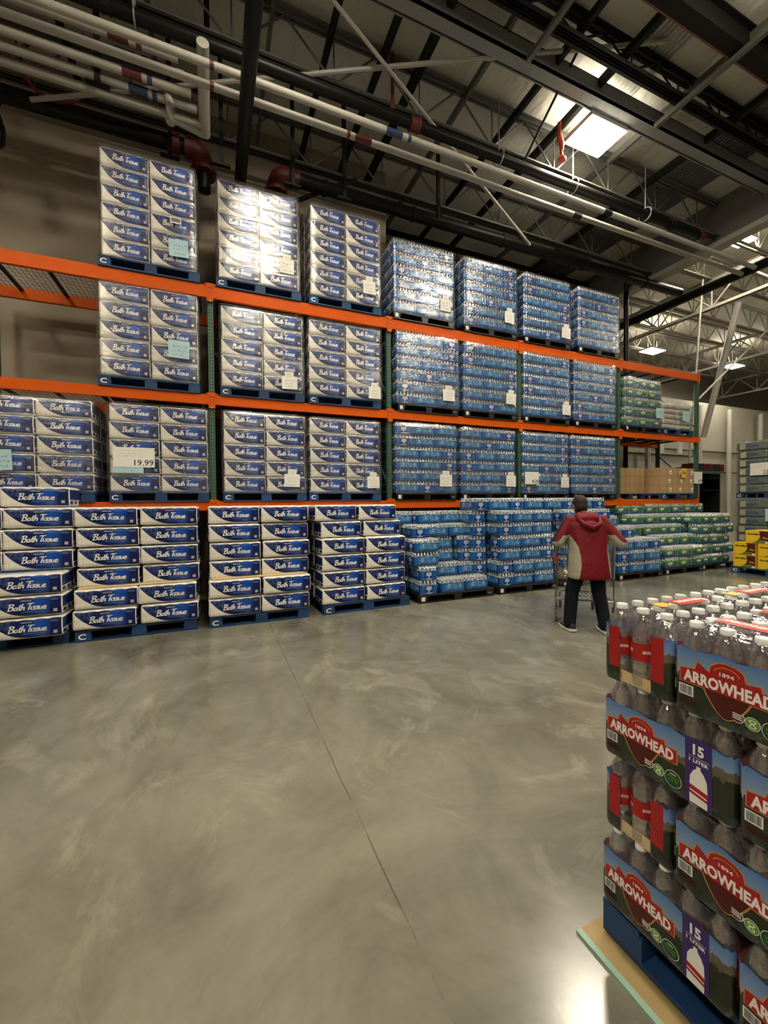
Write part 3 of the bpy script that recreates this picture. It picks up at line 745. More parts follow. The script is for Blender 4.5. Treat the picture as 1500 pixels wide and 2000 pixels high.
def card(name, x, y, z, w_, h_, label, m=M_paper, tilt=0, rz=0, price=None, seed=1, top=False, lines=3, big=None, group=None):
    """paper sign hung on a load; x,z = centre, y = face"""
    t = thing(name, label, 'sign', (x, y, z), rz, group); t.rotation_euler = (0, tilt, rz)
    b = MB(); b.box(-w_/2, 0, -h_/2, w_/2, .0015, h_/2); b.build('sheet', m, t)
    if price:
        b = MB(); b.mesh2(*fit(text2d(price, .1, .001), w_*.0, -h_*.42, w_*.47, -h_*.12), lambda a, c: (a, -.0012, c)); b.build('price_lettering', M_ink, t)
        vs, fs = scribble(w_*.75, h_*.4, seed, 3, .25); b = MB(); b.mesh2(vs, fs, lambda a, c: (a-w_*.45, -.0012, c+h_*.02)); b.build('description_lines', M_inkg, t)
    elif big:
        b = MB(); b.mesh2(*fit(text2d(big, .1, .002), -w_*.36, -h_*.12, w_*.36, h_*.22), lambda a, c: (a, -.0012, c)); b.build('lettering', M_ink, t)
    else:
        vs, fs = scribble(w_*.8, h_*.7, seed, lines); b = MB(); b.mesh2(vs, fs, lambda a, c: (a-w_*.4, -.0012, c-h_*.38)); b.build('handwriting', M_inkg, t)
    if top:
        b = MB(); b.box(-w_*.28, -.001, h_/2-.01, w_*.28, .001, h_/2+.07); vs, fs = scribble(w_*.45, .06, seed+5, 1, .6)
        b.mesh2(vs, fs, lambda a, c: (a-w_*.22, -.002, c+h_/2), 1); b.build('top_slip', [m, M_inkg], t)
    return t

# rack loads of bath tissue: key, x0, x1, z bottom, layers, top z, description
YF = 6.60
BL = [('T0', -1.37, -.19, 5.0, 6, 6.46, 'first tall top-shelf stack'), ('T1', .10, 1.30, 5.0, 6, 6.45, 'second tall top-shelf stack'), ('T2', 1.48, 2.70, 5.0, 6, 6.46, 'third tall top-shelf stack'),
      ('M0', -1.42, -.19, 3.385, 5, 4.66, 'first middle-shelf stack'), ('M1', .12, 1.35, 3.385, 5, 4.60, 'second middle-shelf stack'), ('M2', 1.44, 2.70, 3.385, 5, 4.61, 'third middle-shelf stack'),
      ('LZ', -2.76, -1.50, 1.795, 5, 3.02, 'lower-shelf stack at the left edge'), ('L0', -1.33, -.08, 1.795, 5, 3.02, 'lower-shelf stack bearing the large price sign'), ('L1', .13, 1.37, 1.795, 5, 3.02, 'lower-shelf stack right of the price sign'), ('L2', 1.44, 2.67, 1.795, 5, 3.02, 'lower-shelf stack beside the bottled water')]
for n_, (k, x0, x1, zb, nl, zt, ds) in enumerate(BL):
    pallet('blue', (x0+x1)/2, YF-.005, zb-.14, f'blue wooden pallet under the {ds}', w_=1.26, group='blue pallets on the rack')
    W = (x1-x0)/2; hh = (zt-zb)/nl
    for l in range(nl):
        for c in range(2):
            bath(x0+W*(c+.5)+jit(.006), YF+jit(.006), zb+l*hh, f'{"left" if c == 0 else "right"} bath tissue pack, {lay[l]} layer, {ds}', 'shelved bath tissue packs', sx=W/PW*.985, sz=hh/PH)
        rc = 1 if k in ('T0', 'M0', 'LZ') else 0
        bath(x0+W*(rc+.5)+jit(.006), YF+PD+.03, zb+l*hh, f'rear {"right" if rc else "left"} bath tissue pack, {lay[l]} layer, {ds}', 'shelved bath tissue packs behind the front row', sx=W/PW*.985, sz=hh/PH)
        bath(x0+W*(1-rc+.5)+jit(.006), YF+PD+.03, zb+l*hh, f'rear {"left" if rc else "right"} bath tissue pack, {lay[l]} layer, {ds}', 'shelved bath tissue packs behind the front row', sx=W/PW*.985, sz=hh/PH)
    wrap(x0-.03, x1+.03, YF-.045, YF+2*PD+.09, zb-.03, zt+.025, f'clear stretch wrap around the {ds}', seed=n_)
cards = [(-.42, 5.26, .25, .24, M_paperb, False, 'pale blue handwritten card on the first tall top-shelf stack'), (1.10, 5.33, .22, .22, M_paper, True, 'white handwritten card on the second tall top-shelf stack'),
         (2.48, 5.27, .22, .22, M_paper, True, 'white handwritten card on the third tall top-shelf stack'), (-.44, 3.83, .27, .25, M_paperb, False, 'pale blue handwritten card on the first middle-shelf stack'),
         (1.12, 3.52, .24, .20, M_paper, True, 'white handwritten card on the second middle-shelf stack'), (2.56, 3.50, .22, .20, M_paper, True, 'white handwritten card on the third middle-shelf stack'),
         (1.14, 1.98, .24, .20, M_paper, True, 'white handwritten card on the lower-shelf stack left of centre bay'), (2.52, 1.97, .22, .20, M_paper, True, 'white handwritten card on the lower-shelf stack beside the water'),
         (-2.45, 2.19, .20, .26, M_paperb, False, 'pale blue card at the left edge of the lower shelf')]
for k, (x, z, w_, h_, m, tp, l) in enumerate(cards):
    card('handwritten_card', x, YF-.06, z, w_, h_, l, m, tilt=jit(.05), seed=k+2, top=tp)
card('price_sign', -1.02, YF-.065, 2.27, .50, .27, 'large white price sign reading 19.99', price='19.99', seed=40)
card('handwritten_card', -1.09, YF-.060, 2.10, .36, .09, 'pale blue slip below the 19.99 price sign', M_paperb, seed=41, lines=1)
b = MB(); b.box(0, 0, 0, .14, .001, .09); b.box(.012, -.0006, .02, .128, 0, .075, 1)
tag(b.build('barcode_label', [M_paper, M_inkg], None, (-.52, YF-.06, 5.60)), 'white barcode label on the first tall top-shelf stack', 'label')

# floor stacks of bath tissue
FY = 5.76
def kraft(x0, x1, y0, y1, z, label, h_=.012):
    b = MB(); b.box(x0, y0, z, x1, y1, z+h_); return tag(b.build('cardboard_sheet', M_kraftl), label, 'cardboard sheet')
FH = .2425
# stack A and B
for nm, x0, x1, yf0, back_, ds in (('A', -1.55, -.22, 5.76, .07, 'second floor stack from the left'), ('B', -.10, 1.23, 5.72, .09, 'third floor stack from the left')):
    pallet('blue', (x0+x1)/2, yf0, 0, f'blue wooden pallet under the {ds}', w_=1.30, group='blue pallets on the floor')
    for l in range(6):
        yy = yf0-.02 if l < 2 else yf0+back_; z = .14+l*FH; W = (x1-x0)/2
        for c in range(2):
            bath(x0+W*(c+.5)+jit(.014)+(.02 if l > 1 else 0), yy+jit(.018), z, f'{"left" if c == 0 else "right"} bath tissue pack, {lay[l]} layer, {ds}', 'bath tissue packs stacked on the floor', rz=jit(.022), sx=1.02, sz=FH/PH*(.97 if l > 1 else .99))
            bath(x0+W*(c+.5)+jit(.014), yy+PD+.03, z, f'rear {"left" if c == 0 else "right"} bath tissue pack, {lay[l]} layer, {ds}', 'bath tissue packs behind the floor stacks', sx=1.02, sz=FH/PH*.97)
    kraft(x0+.05, x1-.06, yf0+.01, yf0+.9, .14+2*FH-.002, f'brown cardboard sheet between layers of the {ds}')
# stack Z at far left
pallet('blue', -2.25, 5.80, 0, 'blue wooden pallet under the leftmost floor stack', w_=1.30, group='blue pallets on the floor')
for l in range(7):
    z = .14+l*FH
    xs = (-2.60, -1.94) if l < 3 else (-2.54, -1.88)
    yy = 5.62 if l < 3 else 5.84
    if l == 6: xs = (-2.62, -1.93); yy = 5.95
    for c, x in enumerate(xs):
        bath(x+jit(.01), yy+jit(.01), z, f'bath tissue pack, {"left" if c == 0 else "right"} column, {lay[l]} layer, leftmost floor stack', 'bath tissue packs stacked on the floor', rz=jit(.012), sx=1.03, sz=FH/PH*.98)
        if l < 6: bath(x+jit(.01), yy+PD+.03, z, f'bath tissue pack, rear row, {"left" if c == 0 else "right"} column, {lay[l]} layer, leftmost floor stack', 'bath tissue packs behind the floor stacks', sx=1.03, sz=FH/PH*.98)
# stack C, turned slightly
rzC = .035; cx0 = 2.10
pallet('blue', cx0+.02, 5.74, 0, 'blue wooden pallet under the fourth floor stack, next to the water', rz=rzC, w_=1.40, group='blue pallets on the floor')
for l in range(6):
    z = .14+l*FH
    for c in range(2):
        off = -.02 if l < 4 else (-.04 if l == 4 else -.13)
        x = cx0+(c-.5)*.675+off+jit(.012)
        bath(x, 5.74+(c-.5)*.02+(.0 if l < 4 else .05)+jit(.012), z, f'bath tissue pack, {"left" if c == 0 else "right"} column, {lay[l]} layer, floor stack beside the water', 'bath tissue packs stacked on the floor', rz=rzC+jit(.012), sx=1.03 if l < 4 else .98, sz=FH/PH*.98)
        bath(x-.02, 5.74+PD+.05, z, f'bath tissue pack, rear row, {"left" if c == 0 else "right"} column, {lay[l]} layer, floor stack beside the water', 'bath tissue packs behind the floor stacks', rz=rzC, sx=1.03, sz=FH/PH*.98)

# ------------------------------------------------------------------ bottled water packs
def film_mat(name, base, dark, light, var=.5):
    M = Mat(name); n = M.noise(9, 4, .6, (1, 1, 1.6)); (x, y, z), _ = M.coord()
    c = M.mix(n.ramp(.35, .68), dark, base); c = M.mix(M.rnd()*.30, c, dark); c = M.mix(M.noise(26, 3, .6).ramp(.58, .75)*.45, c, light)
    M.set(col=c, rough=.22, spec=.6, coat=.3, coatr=.12); M.bump(M.noise(20, 4, .6), .45, .01); return M.m
M_wfilm = film_mat('blue_water_film', (.018, .165, .47), (.006, .055, .22), (.34, .55, .75))
M_wpanel = film_mat('pale_blue_panel', (.11, .31, .55), (.035, .15, .36), (.45, .65, .80))
M_woval = mat('deep_blue_oval', (.005, .045, .30), .25)
M_wtree = mat('silver_emblem', (.42, .48, .52), .3)
M_gfilm = film_mat('green_water_film', (.17, .38, .05), (.06, .17, .03), (.55, .7, .35))
M_gblue = film_mat('slate_blue_film', (.045, .17, .34), (.015, .06, .15), (.4, .52, .6))
M_tag = mat('green_tag', (.18, .32, .14), .4)
def cap_clear():
    M = Mat('bottle_plastic'); n = M.noise(60, 2)
    M.set(col=M.mix(n.ramp(.45, .6), (.07, .10, .13), (.80, .84, .86)), rough=.10, spec=.9, coat=.6, coatr=.05); return M.m
M_btl = cap_clear()
M_wcap = mat('white_bottle_cap', (.78, .80, .80), .3, var=.05)
WL, WD, WH = .455, .31, .215
def water_proto(kind):
    """one shrink-wrapped pack of small bottles as a single mesh"""
    b = MB(); nb, nd = 8, 5; px, py = WL/nb, WD/nd
    mF, mP, mO, mT, mB_, mC, mG, mK = range(8)
    zt = .142
    def outline(z, inset):
        pts = []
        hx, hy = WL/2-inset, WD/2-inset
        for side in range(4):
            n = nb if side % 2 == 0 else nd
            for k in range(n*4):
                t_ = k/(n*4); sc_ = .0055*abs(math.sin(t_*n*PI))-.0055
                if side == 0: p = (-hx+2*hx*t_, -hy-sc_)
                elif side == 1: p = (hx+sc_, -hy+2*hy*t_)
                elif side == 2: p = (hx-2*hx*t_, hy+sc_)
                else: p = (-hx-sc_, hy-2*hy*t_)
                # round the vertical corners
                cxn, cyn = max(-hx+.022, min(hx-.022, p[0])), max(-hy+.022, min(hy-.022, p[1]))
                d = math.hypot(p[0]-cxn, p[1]-cyn)
                if d > .022: p = (cxn+(p[0]-cxn)/d*.022, cyn+(p[1]-cyn)/d*.022)
                pts.append((p[0], p[1], z))
        return pts
    b.rings([outline(.002, .008), outline(.012, .001), outline(.06, 0), outline(.105, .0015), outline(zt, .003), outline(zt+.004, .012)], caps=True,
            mats=[mF, mF, mF, mF if kind == 'blue' else mG, mF if kind == 'blue' else mG, mK])
    for i in range(nb):
        for j in range(nd):
            x, y = -WL/2+px*(i+.5), -WD/2+py*(j+.5)
            edge = i in (0, nb-1) or j in (0, nd-1)
            b.lathe([(.026, zt), (.0245, .163), (.017, .182), (.0115, .192)], x, y, 0, 8, mB_, caps=False)
            b.lathe([(.0135, .193), (.0135, .208)], x, y, 0, 7, mC)
    # printed shapes
    def ell(face, u, z, ru, rz_, m, off, n=16):
        pts = [(u+ru*math.cos(2*PI*k/n), z+rz_*math.sin(2*PI*k/n)) for k in range(n)]
        put(face, pts, m, off)
    def put(face, pts, m, off):
        if face == 'f': q = [(a, -WD/2-off, c) for a, c in pts]
        elif face == 'b': q = [(-a, WD/2+off, c) for a, c in pts]
        elif face == 'l': q = [(-WL/2-off, -a, c) for a, c in pts]
        else: q = [(WL/2+off, a, c) for a, c in pts]
        b.poly(q, m)
    R_ = lambda x0, z0, x1, z1: [(x0, z0), (x1, z0), (x1, z1), (x0, z1)]
    if kind == 'blue':
        for f in 'fb':
            put(f, R_(-.15, .045, .17, .132), mP, .0008); ell(f, -.085, .115, .022, .011, mT, .0014); put(f, R_(-.112, .075, -.058, .087), mT, .0014)
            put(f, R_(.115, .104, .15, .125), 8, .0014); put(f, R_(.115, .07, .15, .100), mT, .0014); put(f, R_(.124, .077, .141, .093), mO, .002)
        for f in 'lr':
            ell(f, 0, .085, .085, .062, mO, .0008, 24); ell(f, 0, .092, .052, .030, mT, .0016, 20); put(f, [(-.008, .028), (.008, .028), (.014, .070), (-.014, .070)], mT, .0017)
            put(f, R_(-.05, .012, .05, .026), mT, .0016)
            for q in (-.035, -.012, .012, .035): ell(f, q, .119, .010, .012, mT, .0018, 8)
    else:
        for f in 'fb':
            ell(f, -.09, .090, .115, .050, mG, .0006, 20); ell(f, -.09, .092, .070, .026, mC, .0014, 18); ell(f, -.09, .092, .046, .010, 8, .002, 14)
            put(f, R_(.155, .02, .20, .135), mG, .0008)
        for f in 'lr':
            ell(f, 0, .095, .095, .048, mG, .0006, 20); ell(f, 0, .100, .06, .020, mC, .0014, 18)
    base = M_wfilm if kind == 'blue' else M_gblue
    M_under = M_btl
    me = b.mesh('bottled_water_pack', [base, M_wpanel if kind == 'blue' else base, M_woval, M_wtree, M_btl, M_wcap, M_gfilm, M_under, M_tag], smooth=True)
    o = obj('bottled_water_pack' if kind == 'blue' else 'green_water_pack', me, link=False)
    return o
WB, WG = water_proto('blue'), water_proto('green')
KIDS[WB.name_full] = []; KIDS[WG.name_full] = []
nblue = [0]
def wpk(x, y, z, label, group, orient='L', kind='blue', sz=1.0, j=.006, sx=1.0):
    """x = left edge, y = front face"""
    if orient == 'L': w_, d_, rz = WL, WD, 0
    else: w_, d_, rz = WD, WL, PI/2
    nblue[0] += kind == 'blue'
    return dup(WB if kind == 'blue' else WG, (x+w_*sx/2+jit(j), y+d_/2+jit(j), z), rz+jit(j*1.5), label, 'water pack', group, scale=(sx, 1, sz) if orient == 'L' else (1, sx, sz))
posn = ['left', 'middle', 'right']
WLOAD = [('W0', 2.95, 4.20, 5.0, 6.27, 'first tall top-shelf water stack', 'blue'), ('W1', 4.41, 5.67, 5.0, 6.27, 'second tall top-shelf water stack', 'blue'), ('W2', 5.84, 7.10, 5.0, 6.27, 'third tall top-shelf water stack', 'blue'), ('W3', 7.33, 8.58, 5.0, 6.27, 'fourth tall top-shelf water stack', 'blue'),
         ('X0', 3.00, 4.30, 3.385, 4.68, 'first middle-shelf water stack', 'blue'), ('X1', 4.40, 5.67, 3.385, 4.68, 'second middle-shelf water stack', 'blue'), ('X2', 5.84, 7.09, 3.385, 4.68, 'third middle-shelf water stack', 'blue'), ('X3', 7.22, 8.50, 3.385, 4.68, 'fourth middle-shelf water stack', 'blue'),
         ('Y0', 2.97, 4.24, 1.795, 3.05, 'first lower-shelf water stack', 'blue'), ('Y1', 4.34, 5.62, 1.795, 3.05, 'second lower-shelf water stack', 'blue'), ('Y2', 5.81, 7.05, 1.795, 3.05, 'third lower-shelf water stack', 'blue'), ('Y3', 7.15, 8.50, 1.795, 3.05, 'fourth lower-shelf water stack', 'blue'),
         ('G', 8.80, 10.05, 3.385, 4.50, 'green-topped middle-shelf stack', 'green')]
rear = MB()
def low_pack(mb, x0, x1, y0, y1, z0, hh):
    mb.box(x0+.004, y0, z0, x1-.004, y1, z0+hh*.7, 0, bev=.02)
    mb.box(x0+.02, y0+.015, z0+hh*.7, x1-.02, y1-.015, z0+hh*.88, 1)
    n = max(2, int((x1-x0)/.065)); m_ = max(2, int((y1-y0)/.065))
    for i in range(n):
        for j in range(m_):
            if i in (0, n-1) or j in (0, m_-1): mb.lathe([(.012, 0), (.012, hh*.12)], x0+(x1-x0)*(i+.5)/n, y0+(y1-y0)*(j+.5)/m_, z0+hh*.86, 5, 2)
for n_, (k, x0, x1, zb, zt, ds, kind) in enumerate(WLOAD):
    pallet('black', (x0+x1)/2, YF-.005, zb-.14, f'black plastic pallet under the {ds}', w_=1.26, group='black pallets on the rack')
    nl = 6 if kind == 'blue' else 5; hh = (zt-zb)/nl; W = x1-x0; sx = W/(2*WL+WD)
    for l in range(nl):
        pat = ['LLE', 'LLE', 'ELL', 'ELL', 'LEL', 'LLE'][(l+n_*2) % 6]; x = x0
        for c, o_ in enumerate(pat):
            wpk(x, YF+jit(.004), zb+l*hh, f'{"blue" if kind == "blue" else "green and blue"} bottled water pack, {posn[c]} of the {lay[l]} layer, {ds}', 'bottled water packs on the rack' if kind == 'blue' else 'green water packs on the rack', o_, kind, sz=hh/WH, j=.004, sx=sx)
            x += (WL if o_ == 'L' else WD)*sx
        y0 = YF+WL+.01
        for c in range(3): low_pack(rear, x0+W*c/3, x0+W*(c+1)/3, y0, YF+1.0, zb+l*hh, hh)
        for c in range(3):
            xx = x0+sum((WL if q == 'L' else WD)*sx for q in pat[:c])
            if pat[c] == 'L': low_pack(rear, xx, xx+WL*sx, YF+WD+.008, YF+WL+.005, zb+l*hh, hh)
    wrap(x0-.02, x1+.02, YF-.03, YF+1.04, zb-.03, zt+.02, f'clear stretch wrap around the {ds}', seed=n_+20)
tag(rear.build('rear_water_packs', [M_wfilm, M_btl, M_wcap], smooth=True), 'blue bottled water packs filling the rear of the racked water stacks', 'water packs', kind='stuff')
wcards = [(3.98, 5.24, .22, .22, 'first tall top-shelf water stack'), (5.44, 5.26, .23, .22, 'second tall top-shelf water stack'), (6.93, 5.18, .24, .22, 'third tall top-shelf water stack'),
          (4.04, 3.60, .25, .21, 'first middle-shelf water stack'), (5.47, 3.66, .23, .21, 'second middle-shelf water stack'), (6.94, 3.56, .23, .21, 'third middle-shelf water stack'),
          (3.97, 2.02, .26, .22, 'first lower-shelf water stack'), (5.47, 2.03, .24, .22, 'second lower-shelf water stack'), (6.90, 2.02, .22, .22, 'third lower-shelf water stack')]
for k, (x, z, w_, h_, ds) in enumerate(wcards):
    card('handwritten_card', x, YF-.05, z, w_, h_, f'white handwritten card on the {ds}', seed=60+k, top=True, tilt=jit(.06))
card('price_sign', 6.00, YF-.05, 2.10, .36, .25, 'white price sign reading 4.29 on the third lower-shelf water stack', price='4.29', seed=80)
card('handwritten_card', 9.93, YF-.05, 3.72, .26, .24, 'pale blue card between the green-topped stack and the wrapped sacks', M_paperb, seed=81)

# floor water stacks
G1 = 'blue water packs of the stepped floor stack'
WP = .222
pallet('black', 3.70, 5.74, 0, 'black plastic pallet under the stepped blue water stack', w_=1.46, group='black pallets on the floor')
def row(z_l, items, ds, group, kind='blue', hh=WP, z0=.14):
    for c, (x, y, o_) in enumerate(items):
        nm = ['leftmost', 'second', 'third', 'fourth', 'fifth', 'sixth', 'seventh', 'eighth'][c]
        wpk(x, y, z0+z_l*hh, f'{"blue" if kind == "blue" else "green and blue"} water pack, {nm} in the {lay[z_l]} row, {ds}', group, o_, kind, sz=hh/WH, j=.012)
ds = 'stepped blue floor stack'
row(0, [(3.00, 5.74, 'E'), (3.38, 5.74, 'L'), (3.87, 5.76, 'L'), (3.0, 6.22, 'L'), (3.5, 6.10, 'L'), (3.98, 6.10, 'L')], ds, G1)
row(1, [(3.00, 5.76, 'E'), (3.42, 6.02, 'L'), (3.90, 6.04, 'L'), (3.0, 6.24, 'E')], ds, G1)
row(2, [(2.95, 5.84, 'L'), (3.44, 6.20, 'L'), (3.95, 6.10, 'E'), (2.98, 6.2, 'E')], ds, G1)
row(3, [(2.95, 5.85, 'L'), (3.44, 6.20, 'L'), (3.95, 6.10, 'E'), (2.98, 6.2, 'E')], ds, G1)
row(4, [(3.00, 6.05, 'E'), (3.34, 6.18, 'L'), (3.81, 6.18, 'L')], ds, G1)
row(5, [(2.76, 6.42, 'L'), (3.24, 6.26, 'L'), (3.77, 6.42, 'L')], ds, G1)
pallet('black', 5.20, 5.74, 0, 'black plastic pallet under the tall blue water stack', w_=1.36, group='black pallets on the floor')
pallet('black', 6.68, 5.76, 0, 'black plastic pallet behind the shopper, under blue water', w_=1.36, group='black pallets on the floor')
ds = 'tall blue floor stack beside the shopper'; G2 = 'blue water packs of the tall floor stacks'
for l in range(6):
    pat = ['ELL', 'ELL', 'LLE', 'LLE', 'ELL', 'ELL'][l]; x = 4.55+(.03 if l in (2, 3) else 0); it = []
    yf = 5.76+(.02*(l > 3))
    for o_ in pat: it.append((x, yf, o_)); x += (WL if o_ == 'L' else WD)+.012
    it += [(4.53, yf+WL+.02, 'E'), (4.53+WD+.01, yf+WL+.02, 'L')]
    row(l, it, ds, G2)
    x = 6.06; it = []
    for o_ in pat[::-1]: it.append((x, 5.78, o_)); x += (WL if o_ == 'L' else WD)+.012
    row(l, it, 'tall blue floor stack behind the shopper', G2)
row(6, [(4.20, 6.02, 'E'), (4.53, 6.02, 'L'), (5.02, 6.02, 'E'), (5.36, 6.02, 'L'), (5.84, 6.02, 'L'), (6.32, 6.02, 'E'), (6.65, 6.02, 'L'), (7.13, 6.02, 'E')], 'top of the tall blue floor stacks', G2)
for l in range(6): row(l, [(4.16, 6.02, 'E')], ['the slot left of the tall blue stack'][0], G2)
pallet('black', 8.15, 5.74, 0, 'black plastic pallet under the blue water right of the shopper', w_=1.34, group='black pallets on the floor')
ds = 'blue floor stack right of the shopper'; G3 = 'blue water packs right of the shopper'
for l in range(3): row(l, [(7.50, 5.76, 'E' if l != 2 else 'L'), (7.83 if l != 2 else 7.97, 5.76, 'L'), (8.30 if l != 2 else 8.45, 5.74, 'L' if l != 2 else 'E'), (7.6, 6.25, 'L'), (8.1, 6.25, 'L')], ds, G3, hh=.235)
row(3, [(7.48, 6.0, 'L'), (7.96, 5.98, 'E')], ds, G3, hh=.235); row(4, [(7.5, 6.12, 'L')], ds, G3, hh=.235)
G4 = 'green and blue water packs on the floor'
pallet('black', 9.62, 5.78, 0, 'black plastic pallet under the stepped green water', w_=1.30, group='black pallets on the floor')
pallet('black', 10.95, 5.84, 0, 'black plastic pallet under the tall green water', w_=1.2, group='black pallets on the floor')
ds = 'stepped green floor stack'
for l in range(2): row(l, [(9.02, 5.80, 'L'), (9.50, 5.80, 'L'), (9.98, 5.8, 'E'), (9.1, 6.15, 'L'), (9.6, 6.15, 'L')], ds, G4, 'green', .235)
row(2, [(9.10, 6.05, 'E'), (9.43, 6.05, 'L'), (9.90, 6.03, 'L')], ds, G4, 'green', .235)
row(3, [(8.55, 6.35, 'L'), (9.03, 6.30, 'L'), (9.50, 6.25, 'E'), (9.83, 6.25, 'L')], ds, G4, 'green', .235)
row(4, [(8.75, 6.42, 'L'), (9.23, 6.40, 'L'), (9.70, 6.40, 'E'), (10.03, 6.4, 'E')], ds, G4, 'green', .235)
row(5, [(8.55, 6.62, 'L'), (9.03, 6.62, 'L'), (9.50, 6.60, 'L'), (9.98, 6.6, 'L'), (10.46, 6.6, 'L'), (10.95, 6.60, 'L'), (11.43, 6.6, 'E')], ds, G4, 'green', .235)
ds = 'tall green floor stack'
for l in range(5): row(l, [(10.36, 5.86, 'L' if l % 2 else 'E'), (10.84 if l % 2 else 10.70, 5.86, 'L'), (11.32 if l % 2 else 11.18, 5.88, 'E'), (10.4, 6.25, 'L'), (10.9, 6.25, 'L')], ds, G4, 'green', .235)

# ------------------------------------------------------------------ right end of the rack
# white-wrapped sacks on the middle shelf
pallet('blue', 10.72, YF-.005, 3.245, 'blue wooden pallet under the wrapped white sacks', w_=1.14, group='blue pallets on the rack')
M_sack = mat('white_sack', (.56, .53, .46), .55, var=.25, scale=7, bump=.4)
for l in range(5):
    for c in range(2):
        me = soft_box(.56, .9, .135, nx=10, ny=10, nz=5, bulge=.02, scal=1, rnd_=.05, seed=l*2+c, crump=.02); me.materials.append(M_sack)
        tag(obj('white_sack', me, None, (10.43+.58*c+jit(.015), YF+.5, 3.385+l*.128), (0, 0, jit(.02))), f'white sack, {"left" if c == 0 else "right"} column, {lay[l]} layer, on the rightmost middle shelf', 'sack', 'wrapped white sacks')
wrap(10.12, 11.28, YF-.02, YF+1.0, 3.37, 4.06, 'clear stretch wrap around the white sacks', seed=50)
card('handwritten_card', 10.92, YF-.05, 3.72, .27, .25, 'pale blue card on the wrapped white sacks', M_paperb, seed=82, tilt=.12)
# cardboard boxes on the lowest shelf
for n_, (x0, x1, y0, ds) in enumerate(((10.10, 11.36, 6.60, 'front pallet at the right end'), (8.95, 10.0, 6.95, 'darker pallet at the left'))):
    pallet('blue', (x0+x1)/2, y0, 1.655, f'blue wooden pallet under cardboard cartons, {ds}', w_=x1-x0, group='blue pallets on the rack')
    for l in range(3 if n_ == 0 else 3):
        for c in range(3):
            W = (x1-x0)/3; x = x0+W*c; hh = .212
            t = thing('cardboard_carton', f'brown cardboard carton, {posn[c]} of the {lay[l]} layer, {ds}', 'carton', (x+W/2, y0+.02, 1.795+l*hh), 0, 'cardboard cartons on the lowest shelf')
            b = MB(); b.box(-W/2+.004, 0, 0, W/2-.004, .5, hh-.003, bev=.006); b.box(-.003, -.0006, .0, .003, 0, hh-.01, 1); b.build('box_body', [M_kraft, M_dark], t)
            b = MB(); b.box(-W/2+.01, -.001, hh*.5-.002, W/2-.01, -.0004, hh*.5+.015); b.build('packing_tape', mat('packing_tape', (.5, .36, .2), .25) if 'packing_tape' not in bpy.data.materials else bpy.data.materials['packing_tape'], t)
            if n_ == 0:
                b = MB(); q = .05 if (l+c) % 2 else .09
                b.box(q, -.0022, .05, q+.085, -.0012, .145); b.box(q+.01, -.0028, .07, q+.075, -.0022, .09, 1); b.build('shipping_label', [M_paper, M_inkg], t)
card('dni_card', 10.88, YF-.03, 2.30, .19, .23, 'yellow card reading DNI on the cartons', M_papery, big='DNI', seed=90)
card('price_sign', 11.50, YF+.002, 2.20, .34, .30, 'white price sign on the last upright beside the cartons', price='8.99', seed=91)
b = MB(); b.box(0, 0, 0, .62, .9, 2.17, bev=.02)
tag(b.build('tall_carton', M_kraft, None, (12.0, 7.2, 0)), 'tall plain brown carton standing right of the rack', 'carton')
t = thing('dark_shelf_unit', 'black open shelf unit beside the tall brown carton', 'shelf unit', (13.15, 7.4, 0))
for nm, bx in (('side_panel', (-.45, 0, 0, -.41, .8, 2.6)), ('side_panel', (.75, 0, 0, .79, .8, 2.6)), ('back_panel', (-.45, .78, 0, .79, .8, 2.6))):
    b = MB(); b.box(*bx); b.build(nm, M_dark, t)
for z in (.5, 1.2, 1.9, 2.25, 2.58):
    b = MB(); b.box(-.41, 0, z, .75, .78, z+.03); b.build('shelf', M_trussd if z < 2.5 else M_green, t)
b = MB(); b.box(0, 0, 0, 1.6, .06, .07); tag(b.build('green_rail', M_green, None, (11.60, 7.0, 2.36)), 'dark green horizontal rail joining the rack and the far shelf', 'rail')
for k in range(6):
    b = MB(); b.box(0, 0, 0, .2, .3, .2, bev=.005); tag(b.build('small_carton', [M_red, M_dark, M_redmark][k % 3], None, (12.0+k*.24, 7.02, 2.432)), ['dark red', 'black', 'maroon'][k % 3]+' small carton on the green rail, '+['first', 'second', 'third', 'fourth', 'fifth', 'sixth'][k]+' from the left', 'carton', 'small cartons on the green rail')

